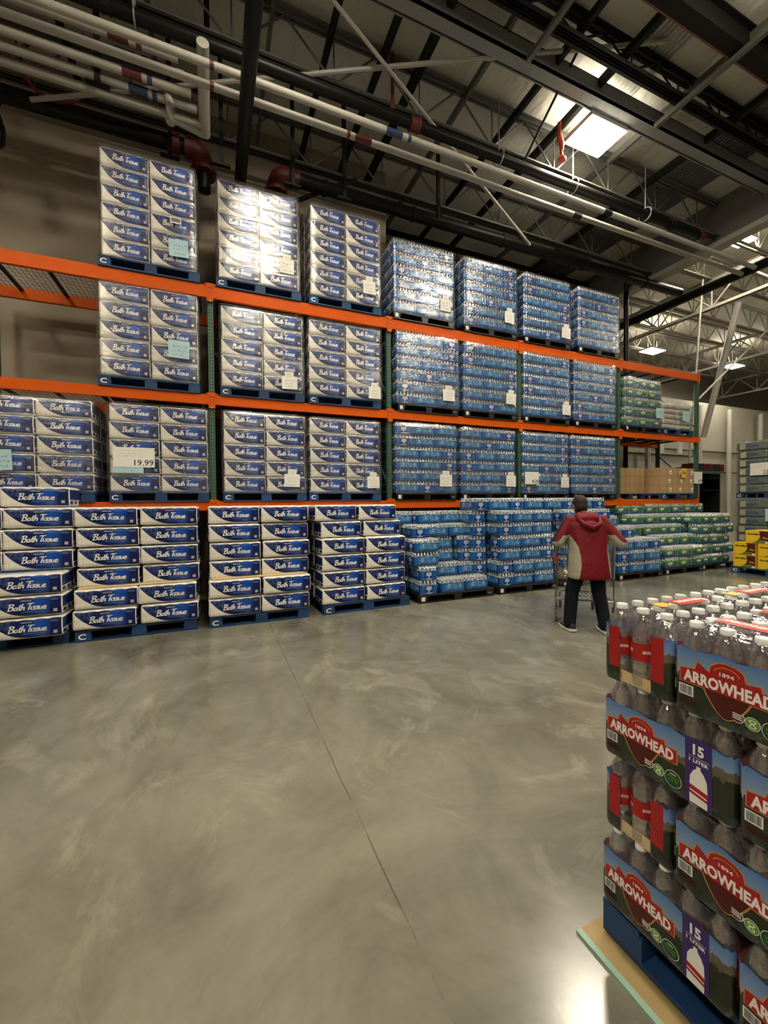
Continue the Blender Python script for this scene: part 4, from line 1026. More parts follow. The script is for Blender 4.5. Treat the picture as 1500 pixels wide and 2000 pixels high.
# grey-green wrapped paper towel stacks
M_tow = film_mat('grey_green_film', (.17, .22, .18), (.09, .13, .11), (.40, .43, .36))
M_cream = mat('cream_panel', (.50, .46, .33), .4)
def towel_proto():
    t = thing('paper_towel_pack', 'x', 'paper towel pack', link=False)
    me = soft_box(.62, .44, .205, seed=9, nx=14); me.materials.append(M_tow); obj('wrapped_rolls', me, t, link=False)
    b = MB(); b.box(-.24, -.237, .03, -.12, -.236, .17); b.build('print_panel', M_cream, t, link=False)
    b = MB(); b.mesh2(*[[(.0+.14*math.cos(k*PI/8), .1+.035*math.sin(k*PI/8)) for k in range(16)], [tuple(range(16))]], lambda a, c: (a, -.2365, c)); b.build('print_oval', M_gblue, t, link=False)
    return keep(t)
TW = towel_proto()
for n_, (z0, nl, ds) in enumerate(((.14, 7, 'lower pallet at the right edge'), (1.80, 6, 'upper pallet at the right edge'))):
    pallet('blue', 12.36, 5.55, z0-.14, f'blue wooden pallet under paper towels, {ds}', rz=-PI/2, w_=1.30, group='paper towel pallets')
    for l in range(nl):
        for c in range(2):
            dup(TW, (12.36+.22+jit(.01), 6.19-.315-.63*c+jit(.01), z0+l*.212), -PI/2+jit(.01), f'grey-green paper towel pack, {"left" if c == 0 else "right"} column, {lay[l]} layer, {ds}', 'paper towel pack', 'grey-green paper towel packs')
    wrap(12.33, 12.90, 4.90, 6.22, z0-.02, z0+nl*.212+.02, f'clear stretch wrap around the paper towels, {ds}', seed=60+n_)
card('price_sign', 12.29, 5.62, 2.37, .52, .30, 'white price sign reading 22.99 on the paper towels', price='22.99', seed=92, rz=-PI/2)
card('handwritten_card', 12.29, 5.42, 1.25, .3, .3, 'pale blue card on the lower paper towel pallet', M_paperb, seed=93, rz=-PI/2)

# yellow firelog boxes
M_yel = mat('yellow_carton', (.78, .50, .012), .38, var=.06)
M_brn = mat('dark_brown_print', (.085, .016, .008), .35); M_grs = mat('green_grass_print', (.12, .19, .02), .4, var=.5, scale=30); M_ylt = mat('light_yellow_line', (.85, .68, .12), .4)
def log_proto():
    t = thing('firelog_box', 'x', 'firelog box', link=False); W, D, Hh = .44, .36, .27
    b = MB(); b.box(-W/2, -D/2, 0, W/2, D/2, Hh, bev=.004); b.build('box_body', M_yel, t, link=False)
    b = MB(); y = -D/2-.001
    arc = [(.02+.0, Hh-.004)]+[(.02+.05*math.sin(k*PI/12), Hh-.02-.06*k/6) for k in range(1, 4)]+[(.07-.16*(1-math.cos(k*PI/16)), .16-.15*math.sin(k*PI/16)) for k in range(9)]
    b.poly([(a, y, c) for a, c in reversed(arc)]+[(W/2-.004, y, .004)][:0]+[], 0) if False else None
    pts = [(.035, Hh-.006), (.055, .20), (.06, .16), (.045, .11), (.01, .06), (-.05, .02), (-.11, .006), (W/2-.004, .006), (W/2-.004, Hh-.006)]
    b.poly([(a, y, c) for a, c in pts], 0); b.build('flame_print', M_brn, t, link=False)
    b = MB(); b.poly([(a, y-.0006, c) for a, c in ((-.10, .008), (.21, .008), (.21, .045), (.12, .075), (.05, .07), (-.02, .035))], 0); b.build('grass_print', M_grs, t, link=False)
    b = MB(); b.poly([(a, y-.0008, c) for a, c in ((.09, .115), (.19, .10), (.195, .125), (.12, .145))], 0); b.build('log_print', mat('log_orange', (.6, .22, .06), .4), t, link=False)
    b = MB(); b.mesh2(*fit(text2d('duraflame', .05, .0025), -.185, .178, .125, .212), lambda a, c: (a, y-.0012, c)); b.build('lettering', M_dark, t, link=False)
    b = MB()
    for k in range(4): b.box(-.185, y-.0005, .04+k*.03, .0-.02*(3-k), y, .047+k*.03)
    b.build('small_print', M_ylt, t, link=False)
    b = MB(); b.box(.15, y-.0015, .01, .21, y-.0008, .045); b.build('label', M_paper, t, link=False)
    return keep(t)
LG = log_proto()
YZ = -1.70
pallet('blue', 10.62, 4.72, 0, 'blue wooden pallet under the yellow firelog boxes', rz=YZ, w_=1.5, group='yellow box pallet')
cC, sC = math.cos(YZ), math.sin(YZ)
for l, row_ in enumerate(((-.50, 0, .0), (.0, 0, 0))[:0] or ((0, 1, 2), (0, 1, 2), (1, 2))):
    for c in row_:
        for dpt in (0, 1):
            u = -.50+.48*c+(-.24 if l == 2 else 0); v = .20+.38*dpt
            dup(LG, (10.62+u*cC-v*sC, 4.72+u*sC+v*cC, .14+l*.273), YZ+jit(.02), f'yellow firelog box, {"front" if dpt == 0 else "rear"} row, {["left", "middle", "right"][c]} of the {lay[l]} layer', 'firelog box', 'yellow firelog boxes')

# ------------------------------------------------------------------ near pallet of one-litre water
M_clear = clear_film('clear_bottle_plastic', .62, .07, False, tint=(.975, .975, .98), haze=.055, hazecol=(.80, .77, .80))
M_shrink = clear_film('clear_shrink_film', .34, .10, True, tint=(.99, .99, .99), haze=.03, hazecol=(.8, .8, .85))
M_lred = mat('red_bottle_label', (.42, .012, .012), .35)
M_bred = mat('banner_red', (.40, .010, .014), .35, var=.05); M_gold = mat('banner_gold', (.55, .30, .05), .35)
M_purple = mat('purple_panel', (.045, .02, .16), .35); M_maroon = mat('shield_maroon', (.08, .006, .006), .4)
M_badge = mat('badge_green', (.12, .32, .03), .4); M_badged = mat('badge_dark_green', (.008, .05, .02), .4); M_cap = mat('white_screw_cap', (.82, .82, .79), .35, var=.03)
def landscape():
    M = Mat('landscape_print'); (x, y, z), _ = M.coord()
    s_ = x*1.0
    n1 = M.noise(9, 5, .7, (1, 0, 0)); n2 = M.noise(34, 4, .7, (1, 0, .35)); n3 = M.noise(26, 5, .7)
    tl = n1*.10+n2*.05+.055+(x*x)*.35
    sky = M.mix(z.ramp(.08, .20), (.38, .44, .50), (.055, .19, .48)); sky = M.mix(M.noise(7, 4).ramp(.5, .75)*.35, sky, (.55, .6, .64))
    far = M.mix(n3, (.06, .05, .035), (.19, .16, .10))
    tree = M.mix(n3.ramp(.35, .7), (.003, .007, .004), (.024, .034, .012))
    rk = (z < tl)*(x > .03); c = M.mix(rk, sky, far)
    tr = z < (tl*.72+n2*.05-.012); c = M.mix(tr, c, tree)
    bt = z.ramp(.035, .0); c = M.mix(bt*.5*n3.ramp(.4, .6), c, (.12, .15, .17))
    M.set(col=c, rough=.24, spec=.55, coat=.4, coatr=.1); M.bump(M.noise(18, 3, .6, (1, 1, .6)), .35, .008); return M.m
M_land = landscape()
AL, AW, AH = .405, .232, .262
def arrow_bottle(parent, x, y):
    pass
def arrow_proto(lite=False):
    t = thing('spring_water_pack', 'x', 'water pack', link=False)
    px, py = AL/5, AW/3
    b = MB()
    prof = [(.020, .003), (.034, .004), (.037, .012), (.0365, .05), (.0345, .054), (.0365, .058), (.037, .085), (.0355, .088), (.0355, .150), (.037, .154), (.0372, .17), (.036, .186), (.032, .203), (.026, .221), (.018, .237), (.0125, .244), (.0125, .252)]
    b.lathe(prof, n=16, caps=False); bm_ = b.mesh('bottle', M_clear, smooth='all')
    b = MB(); b.lathe([(.0362, .090), (.0362, .148)], n=16, caps=False)
    for k in range(16):
        if k in (2, 9):
            a0 = 2*PI*k/16+.1; P = lambda a, z: (.0368*math.cos(a), .0368*math.sin(a), z)
            b.quad(P(a0, .098), P(a0+.3, .098), P(a0+.3, .140), P(a0, .140), 1)
    for a0 in (0, PI*.5, PI, PI*1.5):
        P = lambda a, z: (.0369*math.cos(a0+a*26), .0369*math.sin(a0+a*26), z)
        b.mesh2(*fit(text2d('ARROWHEAD', .02, .0006, res=1), -.014, .116, .014, .127), P, 1)
    lb = b.mesh('label', [M_lred, M_letter], smooth=True)
    b = MB(); b.lathe([(.0160, .245), (.0185, .246), (.0185, .259), (.0165, .262)], n=14); cp_ = b.mesh('cap', M_cap, smooth=True)
    for i in range(5):
        for j in range(3):
            o = obj('bottle', bm_, t, (-AL/2+px*(i+.5), -AW/2+py*(j+.5), .004), (0, 0, random.uniform(0, 6)), link=False)
            if i in (0, 4) or j in (0, 2): obj('label', lb, o, (0, 0, 0), link=False)
            obj('cap', cp_, o, (0, 0, 0), link=False)
    # cardboard tray
    b = MB(); x, y = AL/2-.009, AW/2-.009
    b.box(-x, -y, .001, x, y, .004)
    for q in (-1, 1):
        b.box(*(sorted((q*x, q*(x-.003)))[0], -y, .001, sorted((q*x, q*(x-.003)))[1], y, .040)); b.box(-x, sorted((q*y, q*(y-.003)))[0], .001, x, sorted((q*y, q*(y-.003)))[1], .040)
    b.build('cardboard_tray', M_kraftl, t, link=False)
    # printed film: long sides and around the corners; red flaps beside the end windows
    b = MB(); r = .022; hx, hy = AL/2+.002, AW/2+.002
    path = [(-hx+0, -.055), (-hx, -hy+r)]+[(-hx+r-r*math.cos(a), -hy+r-r*math.sin(a)) for a in [k*PI/12 for k in range(1, 7)]]
    path += [(-hx+r+k*(2*hx-2*r)/10, -hy) for k in range(1, 10)]+[(hx-r+r*math.sin(a), -hy+r-r*math.cos(a)) for a in [k*PI/12 for k in range(0, 7)]]+[(hx, -.055)]
    ztop = lambda k: .192+.004*math.sin(k*2.1)
    for q in (1, -1):
        b = MB(); P = [(p[0]*q, p[1]*q) for p in path]
        for k in range(len(P)-1):
            a, c = P[k], P[k+1]; red = k == 0 or k == len(P)-2
            rows = [(.0, .75), (.012, .98), (.05, 1), (.10, 1), (.15, 1), (None, 1)]
            for rr in range(len(rows)-1):
                def V(p, kk, row_):
                    z = ztop(kk) if row_[0] is None else row_[0]
                    f = 1-(1-row_[1])*.06
                    return (p[0]*f, p[1]*f, z)
                b.quad(V(a, k, rows[rr]), V(c, k+1, rows[rr]), V(c, k+1, rows[rr+1]), V(a, k, rows[rr+1]), 1 if red and rr > 1 else (0 if not red else 0))
        b.build('printed_film', [M_land, M_bred], t, smooth='all', link=False)
    # graphics on both long sides
    gg = {1: MB(), -1: MB()}
    RED, GOLD, WHT, PUR, MAR, BG, BD, INK = range(8)
    def put(pts, m, off):
        for q in (1, -1): gg[q].poly([(a*q, -q*(hy+off), c) for a, c in pts], m)
    def putm(vf, m, off):
        for q in (1, -1): gg[q].mesh2(vf[0], vf[1], lambda a, c: (a*q, -q*(hy+off), c), m)
    bx0, bx1, bz0 = -.182, .052, .092
    shape = [(0, -.02), (.0, .52), (.17, .60), (.20, .93), (.33, .66), (.35, .95), (.42, 1.12), (.50, 1.18), (.60, 1.14), (.68, .98), (.70, .66), (.84, .74), (.85, .54), (1, .56), (1, -.02)]
    bw = bx1-bx0; S_ = lambda p, e=0: (bx0+p[0]*bw, bz0+p[1]*.072)
    cxm, czm = bx0+bw*.5, bz0+.03
    def grow(p, e): x, z = S_(p); return (x+(e if x > cxm else -e), z+(e*.8 if z > czm else -e*.8))
    put([grow(p, .003) for p in shape], GOLD, .0008); put([S_(p) for p in shape], RED, .0014)
    sh = [(bx0+bw*.51+bw*.24*t_, bz0-.068*(1-abs(t_)**1.7)) for t_ in [k/7-1 for k in range(15)]]
    put([(cxm+(a-cxm)*1.07, c-.0025 if c < bz0-.001 else c) for a, c in sh], GOLD, .0006); put(sh, MAR, .0011)
    putm(fit(text2d('ARROWHEAD', .1, .0040), bx0+.009, bz0+.002, bx1-.008, bz0+.037), WHT, .0020)
    putm(fit(text2d('1894', .1, .002), bx0+bw*.44, bz0+.048, bx0+bw*.59, bz0+.059), WHT, .0020)
    arc = [(bx0+bw*(.515-.13*math.cos(a)), bz0+.055+.019*math.sin(a)) for a in [PI*.05+k*PI*.9/14 for k in range(15)]]
    putm(ribbon(arc, .0028), GOLD, .0019)
    # barcode
    put([(-.186, .050), (-.146, .050), (-.146, .082), (-.186, .082)], WHT, .0012)
    rb = random.Random(5); x = -.182
    while x < -.150: w_ = rb.choice((.0008, .0014, .002)); put([(x, .054), (x+w_, .054), (x+w_, .079), (x, .079)], INK, .0018); x += w_+rb.choice((.001, .0016))
    for k in range(3): put([(-.186, .038-k*.007), (-.14, .038-k*.007), (-.14, .0415-k*.007), (-.186, .0415-k*.007)], MAR, .0012)
    # badges
    def disc(x, z, r0, m, off, n=20): put([(x+r0*math.cos(2*PI*k/n), z+r0*math.sin(2*PI*k/n)) for k in range(n)], m, off)
    disc(-.036, .046, .0165, WHT, .0010); disc(-.036, .046, .0145, MAR, .0014)
    for k in range(3): put([(-.047, .040+k*.006), (-.025, .0385+k*.006), (-.025, .0415+k*.006), (-.047, .043+k*.006)], WHT, .0018)
    disc(-.002, .042, .0175, WHT, .0012); disc(-.002, .042, .0160, BG, .0016)
    putm(ribbon([(-.002+.007*math.sin(2*a), .042+.010*math.cos(a)) for a in [k*2*PI/24 for k in range(25)]], .0028), WHT, .0020)
    disc(.042, .040, .0255, WHT, .0008); disc(.042, .040, .0240, BD, .0013)
    putm(fit(text2d('100%', .1, .002), .033, .052, .051, .0575), WHT, .002)
    putm(fit(text2d('SPRING', .1, .002), .024, .041, .060, .0485), BG, .002); putm(fit(text2d('WATER', .1, .002), .026, .031, .058, .0385), BG, .002)
    # purple panel with count and bottle picture
    put([(.078, .004), (.150, .004), (.148, .196), (.076, .196)], PUR, .0010)
    putm(fit(text2d('15', .1, .004), .098, .150, .128, .182), WHT, .0018); put([(.086, .1435), (.142, .1435), (.142, .1447), (.086, .1447)], WHT, .0018)
    putm(fit(text2d('1 LITER', .1, .004), .088, .128, .140, .1385), WHT, .0018)
    put([(.090, .006), (.137, .006), (.138, .05), (.136, .085), (.128, .102), (.119, .112), (.119, .120), (.108, .120), (.108, .112), (.099, .102), (.091, .085), (.089, .05)], WHT, .0016)
    put([(.089, .034), (.138, .026), (.138, .052), (.089, .060)], RED, .0022); put([(.091, .042), (.137, .0345), (.137, .0385), (.091, .046)], WHT, .0026)
    for q in (1, -1): gg[q].build('brand_graphics', [M_bred, M_gold, M_letter, M_purple, M_maroon, M_badge, M_badged, M_ink], t, link=False)
    # clear shrink film over the bottle shoulders with a printed top patch
    b = MB(); nx_, ny_ = 20, 12
    def top(i, j):
        a, c = i/nx_*2-1, j/ny_*2-1
        X, Y = a*(AL/2+.002), c*(AW/2+.002)
        ed = max(abs(a), abs(c)); ex = max(0, (abs(a)-.80)/.20); ey = max(0, (abs(c)-.68)/.32); e = min(1, math.hypot(ex, ey))
        z = .2665-.072*e**1.7+.0015*math.sin(X*78)*math.cos(Y*80)
        return (X, Y, z)
    for i in range(nx_):
        for j in range(ny_): b.quad(top(i, j), top(i+1, j), top(i+1, j+1), top(i, j+1))
    b.build('shrink_film', M_shrink, t, smooth='all', link=False)
    b = MB(); b.quad((-.15, -.03, .2685), (.0, -.03, .2685), (.01, .03, .2690), (-.14, .03, .2690), 0)
    b.mesh2(*fit(text2d('ARROWHEAD', .1, .004), -.135, -.012, -.005, .014), lambda a, c: (a, c, .2705), 1)
    b.quad((.03, -.022, .2685), (.09, -.022, .2685), (.10, .022, .2690), (.04, .022, .2690), 2)
    b.build('top_print', [mat('bright_red_print', (.62, .05, .03), .3), M_letter, mat('yellow_print', (.72, .5, .10), .3)], t, link=False)
    return keep(t)
AR = arrow_proto()
AX = 1.292; AY = 1.052; AZ0 = .168; AP = .268
def arrow(x0, y1, l, o_, where, sgn=1):
    """x0 = face towards the aisle, y1 = far edge; 'S' shows its short end to the aisle, 'L' its long side"""
    if o_ == 'L': c = (x0+AW/2, y1-AL/2); rz = -PI/2
    else: c = (x0+AL/2, y1-AW/2); rz = PI if sgn > 0 else 0
    dup(AR, (c[0]+jit(.002), c[1]+jit(.002), AZ0+l*AP), rz+jit(.008), f'spring water pack, {lay[l]} layer, {where}', 'water pack', 'one-litre spring water packs')
g_ = .010
# rows 4..1 from the floor = layers 0..3
for l in (0, 2):
    off = .0 if l == 2 else .004
    y = AY
    for k in range(3):
        arrow(AX-off, y, l, 'L', ['long side to the aisle, at the far corner', 'long side to the aisle, second from the far corner', 'long side to the aisle, nearest the camera'][k]); y -= AL+g_
    y = AY
    for k in range(3):
        arrow(AX+AW+g_, y, l, 'L', ['second column in, at the far corner', 'second column in, middle', 'second column in, nearest the camera'][k]); y -= AL+g_
for l in (1, 3):
    off = .006 if l == 3 else .012
    arrow(AX+off, AY, l, 'S', 'short end to the aisle, at the far corner')
    arrow(AX+off+AL+g_, AY, l, 'S', 'far row, second from the aisle')
    if l == 3: arrow(AX+off+2*(AL+g_), AY, l, 'S', 'far row, third from the aisle')
    y = AY-AW-g_*1.6
    for k in range(2):
        n = (4 if l == 3 else 2)
        for c in range(n):
            arrow(AX+c*(AW+g_), y, l, 'L', (['long side to the aisle', 'second column from the aisle', 'third column from the aisle', 'fourth column from the aisle'][c])+(', behind the front end pack' if k == 0 else ', nearest the camera'))
        y -= AL+g_
for l in (0, 1, 2):
    for k in range(2):
        b = 0
        arrow(AX+2*(AW+g_)+.12+k*(AL+g_), AY, l, 'S', ['far row, inner', 'far row, innermost'][k])
pt = dup(P_blue, (1.305+.624, AY-.60, .022), PI/2, 'blue wooden pallet under the one-litre spring water', 'pallet', scale=(.98, 1.20, 1.0))
b = MB(); b.box(1.235, -.5, .0, 2.55, 1.10, .009, 0); b.box(1.215, -.5, .0, 1.238, 1.10, .011, 1)
tag(b.build('slip_board', [mat('plywood_board', (.34, .24, .10), .7, var=.2, scale=6), mat('pale_green_edge', (.28, .42, .33), .6)]), 'brown board with a pale green edge under the spring water pallet', 'board')

# ------------------------------------------------------------------ shopper and cart
def blob(parts, voxel, smooth=6, subd=False):
    """melt capsules / ellipsoids / meshes into one continuous surface"""
    b = MB()
    for p in parts:
        if p[0] == 'c':
            _, a, c, r1, r2 = p; a, c = Vector(a), Vector(c); L = (c-a).length; d = (c-a)/max(L, 1e-6)
            u = d.cross(Vector((0, 0, 1))); u = u.normalized() if u.length > 1e-3 else Vector((1, 0, 0)); v = d.cross(u)
            rs = []
            for k in range(0, 5): t_ = (k+.02)/5*PI/2; rs.append((a-d*r1*math.cos(t_), r1*math.sin(t_)))
            for k in range(0, 5): t_ = PI/2-(k)/5*PI/2; rs.append((c+d*r2*math.cos(t_), r2*math.sin(t_)))
            rs.append((c+d*r2, r2*.02))
            b.rings([[q+u*math.cos(2*PI*j/14)*r+v*math.sin(2*PI*j/14)*r for j in range(14)] for q, r in rs])
        elif p[0] == 'e':
            _, c, (rx, ry, rz_), rot = p; Mx = Matrix.Rotation(rot, 3, 'X'); rs = []
            for k in range(0, 13):
                t_ = PI*(k+.01 if k < 12 else 11.99)/12
                rs.append([Vector(c)+Mx @ Vector((rx*math.sin(t_)*math.cos(2*PI*j/16), ry*math.sin(t_)*math.sin(2*PI*j/16), -rz_*math.cos(t_))) for j in range(16)])
            b.rings(rs)
        elif p[0] == 'l':
            b.rings(p[1])
    me = bpy.data.meshes.new('blob'); me.from_pydata([tuple(q) for q in b.v], [], b.f)
    bm = bmesh.new(); bm.from_mesh(me); bmesh.ops.recalc_face_normals(bm, faces=bm.faces)
    bm.to_mesh(me); bm.free()
    o = bpy.data.objects.new('blob', me); COL.objects.link(o)
    r = o.modifiers.new('r', 'REMESH'); r.mode = 'VOXEL'; r.voxel_size = voxel
    s_ = o.modifiers.new('s', 'SMOOTH'); s_.iterations = smooth; s_.factor = .5
    bpy.context.view_layer.update()
    out = bpy.data.meshes.new_from_object(o.evaluated_get(bpy.context.evaluated_depsgraph_get()))
    bpy.data.objects.remove(o); out.materials.clear()
    out.polygons.foreach_set('use_smooth', [True]*len(out.polygons)); return out
def ering(cx_, cy_, z, rx, ry, n=24, pw=2.4):
    out = []
    for j in range(n):
        a = 2*PI*j/n; c, s_ = math.cos(a), math.sin(a); k = (abs(c)**pw+abs(s_)**pw)**(-1/pw)
        out.append((cx_+rx*c*k, cy_+ry*s_*k, z))
    return out
M_skin = mat('skin', (.42, .22, .14), .5, var=.08); M_hair = mat('dark_brown_hair', (.022, .011, .006), .75, var=.5, scale=60, bump=.4)
def cloth(name, c, sc=5, st=.6, rough=.6):
    M = Mat(name); n = M.noise(sc, 4, .6, (1, 1, .5), dist=.8); n2 = M.noise(16, 4, .6)
    f = n*.25+.85; mx = M.nt.nodes.new('ShaderNodeVectorMath'); mx.operation = 'SCALE'; mx.inputs[0].default_value = c
    M.nt.links.new(f.v, mx.inputs['Scale']); M.nt.links.new(mx.outputs[0], M.b.inputs['Base Color'])
    M.set(rough=rough, spec=.3); M.bump(n+n2*.4, st, .03); return M.m
M_jred = cloth('red_jacket_cloth', (.155, .002, .007)); M_jwhite = cloth('cream_jacket_cloth', (.36, .335, .25)); M_jblack = cloth('black_jacket_cloth', (.014, .012, .012))
M_jean = cloth('dark_navy_denim', (.0028, .0038, .0085), 7, .9, .9); M_shoe = mat('black_shoe_knit', (.012, .012, .012), .7); M_sole = mat('white_shoe_sole', (.85, .82, .78), .5, var=.03)
PRZ = -math.radians(24)
per = thing('person', 'person in red and cream hooded jacket and dark jeans pushing a cart', 'person', (4.27, 3.66, 0), PRZ)
# joints, local: +y forward
hipL, hipR = (-.095, .05, .90), (.095, .05, .90)
anL, anR = (-.235, .05, .09), (.150, -.06, .09)
knL, knR = (-.180, .10, .49), (.130, .06, .49)
shL, shR = (-.20, .13, 1.355), (.20, .13, 1.355)
elL, elR = (-.355, .10, 1.10), (.385, .02, 1.09)
wrL, wrR = (-.185, .285, 1.105), (.275, .150, 1.10)
hd = Vector((-.035, .225, 1.565))
def hand(w_, side):
    """palm and five fingers curled round a bar along x at (y=.44, z=1.08)"""
    x, y, z = w_; P = [('c', (x, y, z), (x, y+.045, z-.002), .021, .026), ('c', (x-.018, y+.055, z), (x+.02, y+.055, z), .018, .018)]
    for k, (dx, L) in enumerate(((-.030, .9), (-.011, 1.0), (.009, .97), (.028, .8))):
        a = (x+dx, y+.062, z+.004); b_ = (x+dx, y+.062+.030*L, z-.004); c = (x+dx, y+.062+.030*L, z-.030*L); d = (x+dx, y+.045, z-.040*L)
        P += [('c', a, b_, .0095, .009), ('c', b_, c, .009, .0085), ('c', c, d, .0085, .0075)]
    s_ = -side
    P += [('c', (x+s_*.018, y+.030, z-.005), (x+s_*.040, y+.05, z-.020), .0105, .0095), ('c', (x+s_*.040, y+.05, z-.020), (x+s_*.030, y+.075, z-.034), .0095, .008)]
    return P
body = [('c', hipL, knL, .075, .052), ('c', knL, anL, .05, .036), ('c', hipR, knR, .075, .052), ('c', knR, anR, .05, .036),
        ('l', [ering(0, .05, .86, .15, .10), ering(0, .05, .98, .15, .10), ering(0, .09, 1.18, .16, .10), ering(0, .125, 1.36, .17, .085), ering(-.01, .15, 1.42, .07, .06)]),
        ('c', shL, elL, .045, .038), ('c', elL, wrL, .036, .024), ('c', shR, elR, .045, .038), ('c', elR, wrR, .036, .024),
        ('c', (-.01, .14, 1.40), tuple(hd-Vector((0, .02, .05))), .056, .052),
        ('e', tuple(hd), (.076, .095, .112), -.2), ('c', tuple(hd+Vector((0, .06, -.05))), tuple(hd+Vector((0, .065, -.085))), .042, .030),
        ('c', tuple(hd+Vector((0, .095, .0))), tuple(hd+Vector((0, .112, -.028))), .009, .014), ('c', tuple(hd+Vector((-.025, .088, -.062))), tuple(hd+Vector((.025, .088, -.062))), .008, .008),
        ('c', tuple(hd+Vector((-.03, .085, .022))), tuple(hd+Vector((.03, .085, .022))), .012, .012),
        ('e', tuple(hd+Vector((-.078, -.005, -.01))), (.012, .02, .032), 0), ('e', tuple(hd+Vector((.078, -.005, -.01))), (.012, .02, .032), 0),
        ('c', anL, (-.205, .10, .05), .034, .03), ('c', anR, (.145, .05, .05), .034, .03)]+hand(wrL, -1)+hand(wrR, 1)
me = blob(body, .0075, 3); me.materials.append(M_skin); obj('body', me, per)
for q in (-1, 1):
    b = MB(); b.lathe([(.001, -.009), (.007, -.006), (.009, 0), (.007, .006), (.001, .009)], n=10); b.build('eye', M_dark, per, tuple(hd+Vector((q*.028, .088, .004))))
me = blob([('e', tuple(hd+Vector((0, -.022, .030))), (.088, .098, .098), -.15), ('e', tuple(hd+Vector((0, -.055, -.02))), (.080, .068, .075), 0), ('c', tuple(hd+Vector((-.045, -.045, -.07))), tuple(hd+Vector((.045, -.045, -.07))), .035, .035),
           ('c', tuple(hd+Vector((-.03, .03, .10))), tuple(hd+Vector((.04, .05, .09))), .03, .025)], .010, 3); me.materials.append(M_hair); obj('hair', me, per)
# jacket
jk = [('l', [ering(0, .03, .655, .245, .175), ering(0, .03, .70, .25, .178), ering(0, .04, .85, .24, .165), ering(0, .06, 1.0, .225, .155), ering(0, .09, 1.18, .228, .15), ering(0, .115, 1.31, .232, .135), ering(-.005, .13, 1.39, .17, .11), ering(-.01, .145, 1.45, .085, .085)]),
      ('c', shL, elL, .085, .072), ('c', elL, (wrL[0], wrL[1]-.03, wrL[2]), .070, .042), ('c', shR, elR, .085, .072), ('c', elR, (wrR[0], wrR[1]-.03, wrR[2]), .070, .042),
      ('e', (-.01, .055, 1.385), (.155, .085, .085), .5), ('e', (-.01, -.02, 1.31), (.11, .055, .055), .4), ('c', (-.10, .09, 1.42), (.08, .09, 1.42), .055, .055)]
me = blob(jk, .0085, 12)
for m_ in (M_jred, M_jwhite, M_jblack): me.materials.append(m_)
for p in me.polygons:
    x, y, z = p.center; mi = 0
    side = min(1, max(0, (z-.65)/.5))
    lim = (.185 if x < 0 else .215)-.035*math.sin(PI*side)+.03*max(0, z-1.05)/.12
    if abs(x) > lim and z < 1.17 and abs(x) < .275 and y < .20: mi = 1
    # underarm of the sleeves
    if abs(x) > .225 and z < 1.30-.55*(abs(x)-.2) and z < 1.19 and p.normal.z < .15: mi = 1
    if p.normal.z > .12 and p.normal.y > -.42 and abs(x) > .215 and 1.06 < z < 1.37: mi = 2
    p.material_index = mi
obj('jacket', me, per)
b = MB(); b.mesh2(*fit(text2d('XXXX', .05), .055, .705, .085, .712), lambda a, c: (a, -.158, c)) if False else None
# hood rim fold
me = blob([('c', (-.13, .05, 1.40), (-.10, -.045, 1.33), .028, .030), ('c', (-.10, -.045, 1.33), (0, -.075, 1.285), .030, .030), ('c', (0, -.075, 1.285), (.10, -.045, 1.33), .030, .030), ('c', (.10, -.045, 1.33), (.13, .05, 1.41), .030, .028)], .012, 4)
me.materials.append(M_jred); obj('hood', me, per)
# trousers
tr_ = [('l', [ering(0, .045, .80, .175, .125), ering(0, .045, .95, .165, .12), ering(0, .05, 1.02, .15, .11)]), ('c', (-.095, .045, .84), knL, .105, .086), ('c', knL, (anL[0], anL[1]-.005, .085), .086, .074),
       ('c', (.095, .045, .84), knR, .105, .086), ('c', knR, (anR[0], anR[1]-.005, .085), .086, .074)]
me = blob(tr_, .014, 4); me.materials.append(M_jean); obj('trousers', me, per)
# shoes
for nm, (x, y, _), yaw in (('left', anL, .10), ('right', anR, -.10)):
    s_ = []
    prof = [(-.115, .018, .030, .055), (-.10, .034, .030, .075), (-.05, .038, .030, .085), (.0, .040, .030, .080), (.06, .044, .028, .062), (.12, .047, .026, .048), (.165, .040, .028, .034), (.19, .018, .030, .022)]
    rs = []; ss = []
    for yy, w_, z0, hh in prof:
        rs.append([(w_*math.cos(a), yy, z0+hh*max(0, math.sin(a)) if math.sin(a) > 0 else z0-.004) for a in [2*PI*j/16 for j in range(16)]])
        lift = .006+max(0, (yy-.11))*.22+max(0, -.09-yy)*.5
        ss.append([(px*(w_+.006), yy*1.02, pz) for px, pz in ((-1, lift), (1, lift), (1.05, .034+(.01 if yy < -.05 else 0)), (-1.05, .034+(.01 if yy < -.05 else 0)))])
    b = MB(); b.rings([list(reversed(r)) for r in rs]); u_ = b.build('shoe', M_shoe, per, (x, y, 0), (0, 0, yaw), smooth='all')
    b = MB(); b.rings([list(reversed(r)) for r in ss]); b.build('sole', M_sole, u_)
    b = MB()
    for q in (-1, 1): b.mesh2(*ribbon([(-.03, .062), (.0, .050), (.03, .052), (.09, .068)], .010), lambda a, c: (q*(.0425+.001), a, c))
    b.build('swoosh_stripe', M_sole, u_)

